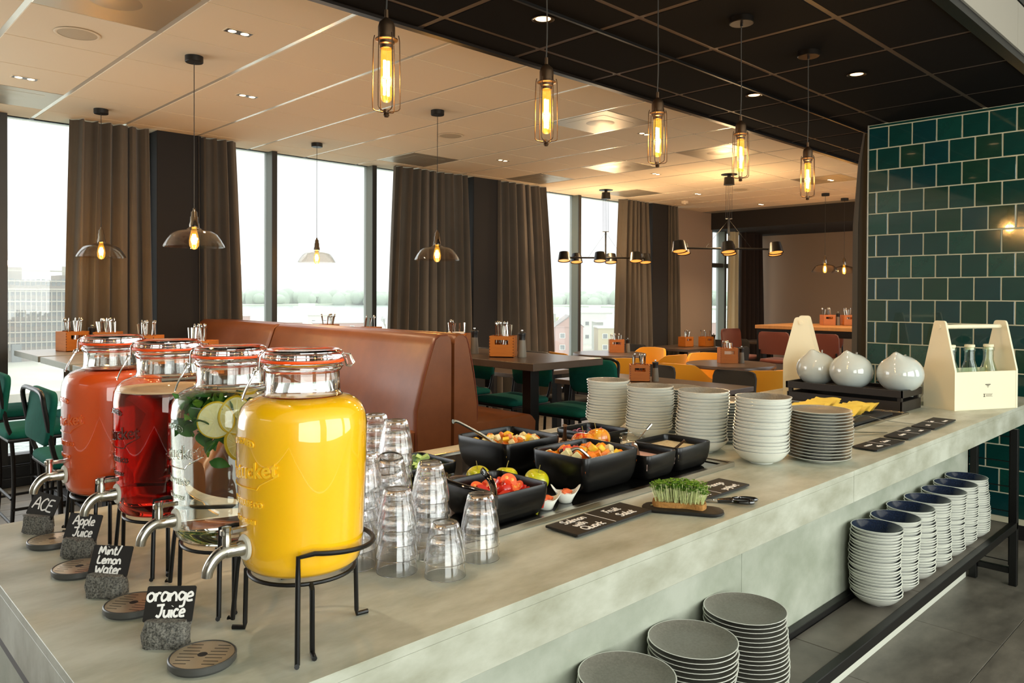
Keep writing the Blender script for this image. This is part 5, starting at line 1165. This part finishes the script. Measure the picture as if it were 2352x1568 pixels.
def table_rect(name, label, x0, x1, y0, y1, h, th, m_, legs='post', legm=BLACKM, lw=.1, ins=.02):
    t = thing(name, label, 'table', ((x0+x1)/2, (y0+y1)/2, 0)); w, d = (x1-x0)/2, (y1-y0)/2
    MB().box(-w, w, -d, d, h-th, h, .003).build('tabletop', m_, t)
    if legs == 'post':
        for sx_ in (-1, 1):
            for sy_ in (-1, 1): MB().box(sx_*(w-ins)-(lw if sx_ > 0 else 0), sx_*(w-ins)+(0 if sx_ > 0 else lw), sy_*(d-ins)-(lw if sy_ > 0 else 0), sy_*(d-ins)+(0 if sy_ > 0 else lw), 0, h-th-.001, .002).build('leg', legm, t)
    elif legs == 'mono':
        for yy in (-d+.17, d-.25): MB().box(-.19, -.112, yy, yy+.078, 0, h-th-.001, .002).build('leg', legm, t)
    elif legs == 'pair':
        for sy_ in (-1, 1): MB().box(-w+.06, -w+.06+lw, sy_*(d-.06)-(lw if sy_ > 0 else 0), sy_*(d-.06)+(0 if sy_ > 0 else lw), 0, h-th-.001, .002).build('leg', legm, t)
        for sy_ in (-1, 1): MB().box(w-.06-lw, w-.06, sy_*(d-.06)-(lw if sy_ > 0 else 0), sy_*(d-.06)+(0 if sy_ > 0 else lw), 0, h-th-.001, .002).build('leg', legm, t)
    else:
        MB().box(-.045, .045, -.045, .045, .02, h-th-.001, .002).build('column', legm, t); MB().box(-.25, .25, -.25, .25, 0, .02, .003).build('foot_plate', legm, t)
    return t
table_rect('high_table', 'tall dark table with thick black post legs beside the leather booth', 3.372, 4.052, 3.295, 5.2, 1.07, .047, TABLE, 'mono')
table_rect('high_table', 'tall dark table behind the first tall one by the booth', 3.372, 4.052, 5.26, 6.6, 1.07, .047, TABLE, 'mono')
table_rect('high_table', 'tall grey table at the left, nearer of the two window-side tops', 1.262, 1.93, 5.13, 5.84, 1.07, .04, TABLEL, 'col')
table_rect('high_table', 'tall grey table at the left, farthest, against the window', 1.262, 1.93, 5.90, 6.62, 1.07, .04, TABLEL, 'col')
table_rect('high_table', 'tall grey table hidden behind the juice jars', 1.262, 1.93, 4.2, 5.07, 1.07, .04, TABLEL, 'col')
table_rect('dining_table', 'dark brown rectangular table right behind the bowl stacks', 5.0, 5.80, 3.12, 4.62, .75, .04, TABLE, 'pair', lw=.07)
table_rect('dining_table', 'brown table by the window, under the tall table edge', 5.0, 5.75, 5.1, 6.3, .75, .04, TABLE, 'pair', lw=.07)
table_rect('dining_table', 'small square dark table near the far brown wall', 9.05, 9.95, 5.85, 6.6, .75, .035, TABLE, 'col')
table_rect('dining_table', 'dark table under the far curtain, beside the tall wooden table', 11.4, 12.1, 5.6, 6.5, .75, .035, TABLE, 'col')
def round_table(x, y, r, label):
    t = thing('round_table', label, 'table', (x, y, 0)); MB().lathe([(0, .712), (r-.006, .712), (r, .718), (r, .744), (r-.005, .75), (0, .75)], 56).build('tabletop', TABLE, t)
    MB().lathe([(0, .02), (.04, .02), (.04, .71), (0, .71)], 20).build('column', BLACKM, t); MB().lathe([(0, 0), (.28, 0), (.28, .012), (.05, .03), (0, .03)], 32).build('base', BLACKM, t)
round_table(7.74, 6.19, .47, 'round dark table by the far window, yellow chairs around')
round_table(7.58, 4.36, .48, 'round dark table in the middle, yellow chairs around')
t = thing('communal_table', 'tall light wooden table with black steel frame at the far right', 'table', (10.5, 4.1, 0))
WO = mat('oak_top', 'B8854E', .4, noise=(6, 'A5733F', .3), stretch=(1, 6, 1))
MB().box(-.60, .6, -1.25, 1.22, 1.04, 1.09, .004).build('tabletop', WO, t)
for x, y in ((-.58, 1.10), (-.58, -1.2), (.48, 1.1), (.48, -1.2)): MB().box(x, x+.1, y, y+.1, 0, .95, .002).build('leg', BLACKM, t)
MB().box(-.58, -.48, -1.2, 1.2, .95, 1.038, .002).box(.48, .58, -1.2, 1.2, .95, 1.038, .002).box(-.48, .48, 1.1, 1.2, .95, 1.038).box(-.48, .48, -1.2, -1.1, .95, 1.038).build('frame', BLACKM, t)

# bar stools with teal pads
def pad(mb, w, d, h, r=.05, dome=.012, T=None):
    mb.T = T; L = []
    for z, k in ((0, .93), (.006, .985), (h*.45, 1), (h*.8, .985), (h, .93), (h+dome*.6, .7), (h+dome, .35)):
        L.append([(x*k, y*k, z) for x, y in rrect(w, d, r, 5)])
    mb.loft(L, True, True); mb.T = None
def stool(loc, rz, label):
    """faces +x, seat top at .75"""
    t = thing('bar_stool', label, 'bar stool', loc, rz)
    m = MB(); pad(m, .41, .42, .045, .05, .014, Matrix.Translation((0, 0, .69))); m.build('seat', TEAL, t, smooth=60)
    m = MB(); pad(m, .25, .42, .034, .06, .012, Matrix.Translation((-.222, 0, .925)) @ Matrix.Rotation(math.radians(97), 4, 'Y')); m.build('backrest', TEAL, t, smooth=60)
    fr = MB(); r = .011
    for s in (-1, 1):
        fr.tube(smoothpts([(-.19, .195*s, 0), (-.165, .18*s, .40), (-.175, .185*s, .68), (-.20, .195*s, .78), (-.235, .20*s, .98), (-.24, .18*s, 1.035), (-.242, .1*s, 1.05), (-.242, 0, 1.05)], 4), r, 8)
    fr.tube([(-.19, -.205, .685), (.20, -.205, .685), (.2, .205, .685), (-.19, .205, .685)], r, 8, closed=True)
    fr.build('frame', BLACKM, t)
    for s in (-1, 1): MB().tube([(.19, .195*s, .685), (.215, .205*s, 0)], r, 8).build('leg', BLACKM, t)
    fr = MB()
    for z in (.22, .36): fr.tube([(.205, -.2, z), (.205, .2, z)], .008, 6).tube([(-.176, -.185, z), (-.176, .185, z)], .008, 6)
    for s in (-1, 1): fr.tube([(-.178, .188*s, .3), (.207, .2*s, .3)], .008, 6)
    fr.build('foot_rails', BLACKM, t); return t
S0 = stool((1.10, 4.13, 0), 0, 'teal bar stool at the left, nearest, its back beside the red juice jar')
for (x, y, rz), lb in (((1.10, 5.10, 0), 'teal bar stool cut off by the left picture edge'), ((1.08, 5.98, 0), 'teal bar stool farthest left, seat in front of the river'), ((1.50, 5.47, PI), 'teal bar stool seat seen just left of the red juice jar'),
                       ((3.99, 4.12, PI), 'teal bar stool behind the thick table leg, left of two'), ((3.96, 3.47, PI+.05), 'teal bar stool right of the thick table leg, beside the bowl stack'),
                       ((4.0, 4.78, PI), 'teal bar stool farther along the tall table, mostly hidden')): dup(S0, (x, y, 0), rz, lb)
def armchair(loc, rz, label, m_, name='tub_chair'):
    """shell chair facing +x, seat .45, back .80"""
    t = thing(name, label, 'chair', loc, rz); vs = []; n = 28; rows = 7
    m = MB(); rings = []
    def shell(off):
        R = []
        for j in range(rows):
            v = j/(rows-1); row = []
            for i in range(n+1):
                a = math.radians(62)+math.radians(236)*i/n; b = abs(i/n-.5)*2
                q_ = min(1, max(0, (b-.30)/.38)); top = .80-.14*q_*q_*(3-2*q_)-.02*b-.16*max(0, (b-.78)/.22)**2; z = .40+(top-.40)*v; r = .255+.045*v+off
                row.append((r*math.cos(a)*1.0, r*math.sin(a)*1.06, z))
            R.append(row)
        return R
    A, B = shell(0), shell(-.028); N = n+1
    for R in (A, B): vs += [p for r in R for p in r]
    fs = []
    for j in range(rows-1):
        for i in range(n): p = j*N+i; fs.append((p, p+1, p+N+1, p+N)); q = rows*N+p; fs.append((q, q+N, q+N+1, q+1))
    for i in range(n): p = (rows-1)*N+i; q = rows*N+p; fs.append((p, p+1, q+1, q)); fs.append((i, rows*N+i, rows*N+i+1, i+1))
    for j in range(rows-1):
        for i in (0, n): p = j*N+i; q = rows*N+p; fs.append((p, p+N, q+N, q) if i else (p, q, q+N, p+N))
    m.add(vs, fs); m.build('shell', m_, t, smooth=70)
    m = MB(); pad(m, .46, .47, .07, .12, .015, Matrix.Translation((.02, 0, .375))); m.build('seat', m_, t, smooth=60)
    for sx_, sy_ in ((1, 1), (1, -1), (-1, 1), (-1, -1)): MB().tube([(.16*sx_, .16*sy_, .38), (.22*sx_, .22*sy_, 0)], .012, 8).build('leg', BLACKM, t)
    return t
Y0 = armchair((6.98, 5.42, 0), .8, 'yellow tub chair with its back to the camera, at the window round table', YEL)
for (x, y, rz), lb in (((7.10, 6.25, -.3), 'yellow tub chair left of the round table by the far window'), ((7.70, 5.36, 1.5), 'bright yellow chair right of the window round table'), ((8.24, 6.04, 3.1), 'yellow chair behind the round table by the far window, only top in view'),
                       ((6.90, 4.46, .05), 'yellow tub chair at the left of the middle round table'), ((8.04, 4.86, -2.2), 'yellow tub chair behind the left of the middle round table'), ((6.90, 3.62, .8), 'yellow tub chair at the right front of the middle round table'),
                       ((8.05, 3.92, 2.4), 'yellow tub chair behind the middle round table, top right'), ((5.95, 2.72, .9), 'yellow chair in the lower right behind the white crate end')): dup(Y0, (x, y, 0), rz, lb)
G0 = armchair((4.66, 5.5, 0), .1, 'grey tub chair seen under the tall table, left of the teal stools', GREYF)
def sidechair(loc, rz, label, m_, h=.82, hs=.45):
    t = thing('side_chair', label, 'chair', loc, rz)
    m = MB(); pad(m, .43, .44, .05, .07, .012, Matrix.Translation((0, 0, hs-.06))); m.build('seat', m_, t, smooth=60)
    m = MB(); R = []
    for z, w in ((hs+.06, .19), (hs+.12, .215), (h-.06, .215), (h-.015, .20), (h, .17)):
        R.append([(-.20-.10*(z-hs)-.03*math.cos(i/8*PI/2*2-PI/2)*0+.035*(1-abs(i/4-1)**2)*-1+.03, w*(i/4-1), z) for i in range(9)] + [(-.175-.10*(z-hs)-.035*(1-abs(i/4-1)**2)+.03+.0, w*(i/4-1), z) for i in range(8, -1, -1)])
    m.loft(R, True, True); m.build('backrest', m_, t, smooth=50)
    fr = MB()
    for s in (-1, 1): fr.tube([(-.24, .21*s, 0), (-.19, .2*s, hs-.04), (-.205, .19*s, hs+.12)], .011, 8); 
    fr.build('rear_frame', BLACKM, t)
    for s in (-1, 1): MB().tube([(.18, .19*s, hs-.05), (.21, .21*s, 0)], .011, 8).build('leg', BLACKM, t)
    return t
C0 = sidechair((6.05, 3.55, 0), PI, 'dark grey chair at the brown table, right of its cutlery box', mat('charcoal_fabric', '2B2926', .85))
dup(C0, (5.98, 4.35, 0), PI, 'grey chair behind the cutlery box on the brown table')['label'] = 'grey chair just right of the cutlery box on the brown table'
for (x, y, rz), lb in (((5.95, 5.35, PI), 'dark chair beside the brown window table, mostly hidden'), ((8.78, 6.5, .2), 'black chair left of the small square table'), ((10.22, 6.3, 3.1), 'black chair behind the small square table by the narrow window'), ((9.2, 5.35, 1.4), 'charcoal chair between the square and the round table'),
                       ((11.05, 6.2, .2), 'black chair at the far dark table under the curtain')): dup(C0, (x, y, 0), rz, lb)
R0_ = sidechair((9.95, 5.55, 0), -1.7, 'rust red tall chair at the left end of the wooden table', RUST, 1.02, .66)
for (x, y, rz), lb in (((9.72, 4.85, 0), 'rust red tall chair right of the wooden table leg'), ((11.3, 4.95, PI), 'rust red chair back above the wooden table, far left'), ((11.35, 4.25, PI), 'brown chair back above the middle of the wooden table'), ((9.72, 4.2, 0), 'dark red tall chair under the wooden table, right')): dup(R0_, (x, y, 0), rz, lb)

# ---------------------------------------------------------------- cutlery boxes, mills, menu cards
def boxmesh(w, d, h, th=.007):
    m = MB(); m.box(-w/2, w/2, -d/2, d/2, 0, .006)
    for s in (-1, 1):
        y0, y1 = (s*d/2-th, s*d/2) if s > 0 else (s*d/2, s*d/2+th)
        m.box(-w/2, w/2, y0, y1, 0, h*.60).box(-w/2, w/2, y0, y1, h*.82, h)
        m.box(-w/2, -w*.28, y0, y1, h*.60, h*.82).box(w*.28, w/2, y0, y1, h*.60, h*.82)
        x0, x1 = (s*w/2-th, s*w/2) if s > 0 else (s*w/2, s*w/2+th); m.box(x0, x1, -d/2+th, d/2-th, 0, h)
    return m.mesh('body', BOXW, 0)
def jointmesh(w, d, h):
    m = MB()
    for sx_ in (-1, 1):
        for sy_ in (-1, 1):
            for k in range(7):
                z = h*(.06+.135*k); m.box(sx_*w/2-.006*(sx_ > 0)-.0004, sx_*w/2+.006*(sx_ < 0)+.0004, sy_*d/2-.0004 if sy_ < 0 else sy_*d/2-.0002, sy_*d/2+.0002 if sy_ < 0 else sy_*d/2+.0004, z, z+h*.06)
    return m.mesh('finger_joints', BOXWD, 0)
bw, bd, bh = .17, .14, .145
BM_, JM_ = boxmesh(bw, bd, bh), jointmesh(bw, bd, bh)
def cut(kind):
    m = MB()
    m.tube([(0, 0, 0), (0, 0, .14), (0, 0, .215)], .0045, 8, rr=[.003, .006, .0095], flat=.35)
    if kind: m.blob(0, 0, .222, .012, .005, .018, 8, 6)
    return m.mesh('cutlery_piece', CHROME, 60)
CK = [cut(0), cut(1)]
def millmesh():
    m = MB(); m.lathe([(0, 0), (.031, 0), (.032, .004), (.024, .105), (.023, .118)], 24); return m.mesh('mill_body', mat('grey_mill', '7C766A', .5), 50)
MM = millmesh(); MT = MB().lathe([(.023, .118), (.021, .13), (.0265, .155), (.0275, .166), (.024, .17), (0, .171)], 24).mesh('mill_head', BLACK, 50); MK = MB().lathe([(0, .171), (.004, .171), (.004, .176), (.009, .181), (.008, .188), (0, .19)], 14).mesh('mill_knob', CHROME, 50)
def mill(loc, label, s=1):
    t = thing('pepper_mill', label, 'pepper mill', loc); t.scale = (s,)*3; link('body', MM, t); link('head', MT, t); link('knob', MK, t)
def cutbox(loc, rz, where, n=12, mills=1, card=True, napkin=False, s=1.0):
    t = thing('cutlery_box', 'orange wooden cutlery box '+where, 'cutlery box', loc, rz); t.scale = (s,)*3; link('body', BM_, t); link('finger_joints', JM_, t)['kind'] = 'stuff'
    c, s_ = math.cos(rz), math.sin(rz)
    for i in range(n):
        u, v = random.uniform(-.055, .055)*s, random.uniform(-.04, .04)*s
        o = link('cutlery', CK[i % 2], None, (loc[0]+u*c-v*s_, loc[1]+u*s_+v*c, loc[2]+.008), (rj(.14), rj(.14), rj(3))); tag(o, 'cutlery handle in the box '+where, 'cutlery', 'cutlery in the box '+where)
    if mills: 
        u, v = bw/2*s+.05, -.02; mill((loc[0]+u*c-v*s_, loc[1]+u*s_+v*c, loc[2]), 'grey pepper mill beside the box '+where)
    if card:
        o = MB().box(-.03, .05, -.004, .004, 0, .15, .001).build('menu_card', BLACK, None, (loc[0]-.0*c-(bd/2+.012)*s_*-1*-1, loc[1]+(bd/2+.012)*c, loc[2]), rz); tag(o, 'dark menu card behind the box '+where, 'menu card')
    if napkin:
        o = MB().box(-.06, .06, -.012, .012, .02, .158, .003).build('napkin_stack', mat('white_napkin', 'E6E0D2', .8), None, (loc[0]-.03*-s_, loc[1]-.03*c, loc[2]), rz); tag(o, 'white napkins in the box '+where, 'napkins')
Z1 = 1.0705
cutbox((3.62, 3.83, Z1), -.95, 'nearest on the tall table by the booth', 14)
cutbox((3.58, 4.28, Z1), -.95, 'behind the booth corner on the tall table', 10, napkin=True)
cutbox((3.70, 5.6, Z1), -.9, 'on the farther tall table, mostly hidden', 5, mills=0, card=False)
cutbox((1.57, 6.30, Z1), .25, 'on the far grey table left of the jars', 12)
cutbox((1.74, 6.05, Z1), -.5, 'above the lid of the red juice jar', 14, mills=0, card=False)
cutbox((1.80, 5.42, Z1), -.8, 'above the lid of the apple juice jar', 14, mills=0, card=False)
cutbox((1.84, 4.62, Z1), -.8, 'above the lid of the water dispenser', 12, mills=0, card=False)
cutbox((7.92, 6.22, .751), -.8, 'on the round table by the far window', 9, s=1.15)
cutbox((7.62, 4.42, .751), -.8, 'on the middle round table', 12, napkin=True, s=1.15)
cutbox((5.42, 4.0, .751), -.85, 'on the brown table behind the bowl stacks', 8)
cutbox((9.55, 6.22, .751), -.2, 'on the small square table, left', 6, mills=0, card=False); cutbox((9.82, 6.05, .751), -.2, 'on the small square table, right', 6)
cutbox((11.75, 6.12, .751), -.5, 'on the far dark table under the curtain', 6)
cutbox((10.62, 4.60, 1.0905), -.8, 'on the tall wooden table, left', 6); cutbox((10.78, 4.38, 1.0905), -.8, 'on the tall wooden table, right', 6, card=False)
cutbox((3.70, 6.3, Z1), -.9, 'beyond the booth, seen over its back near the window mullion', 8, mills=0, card=False)
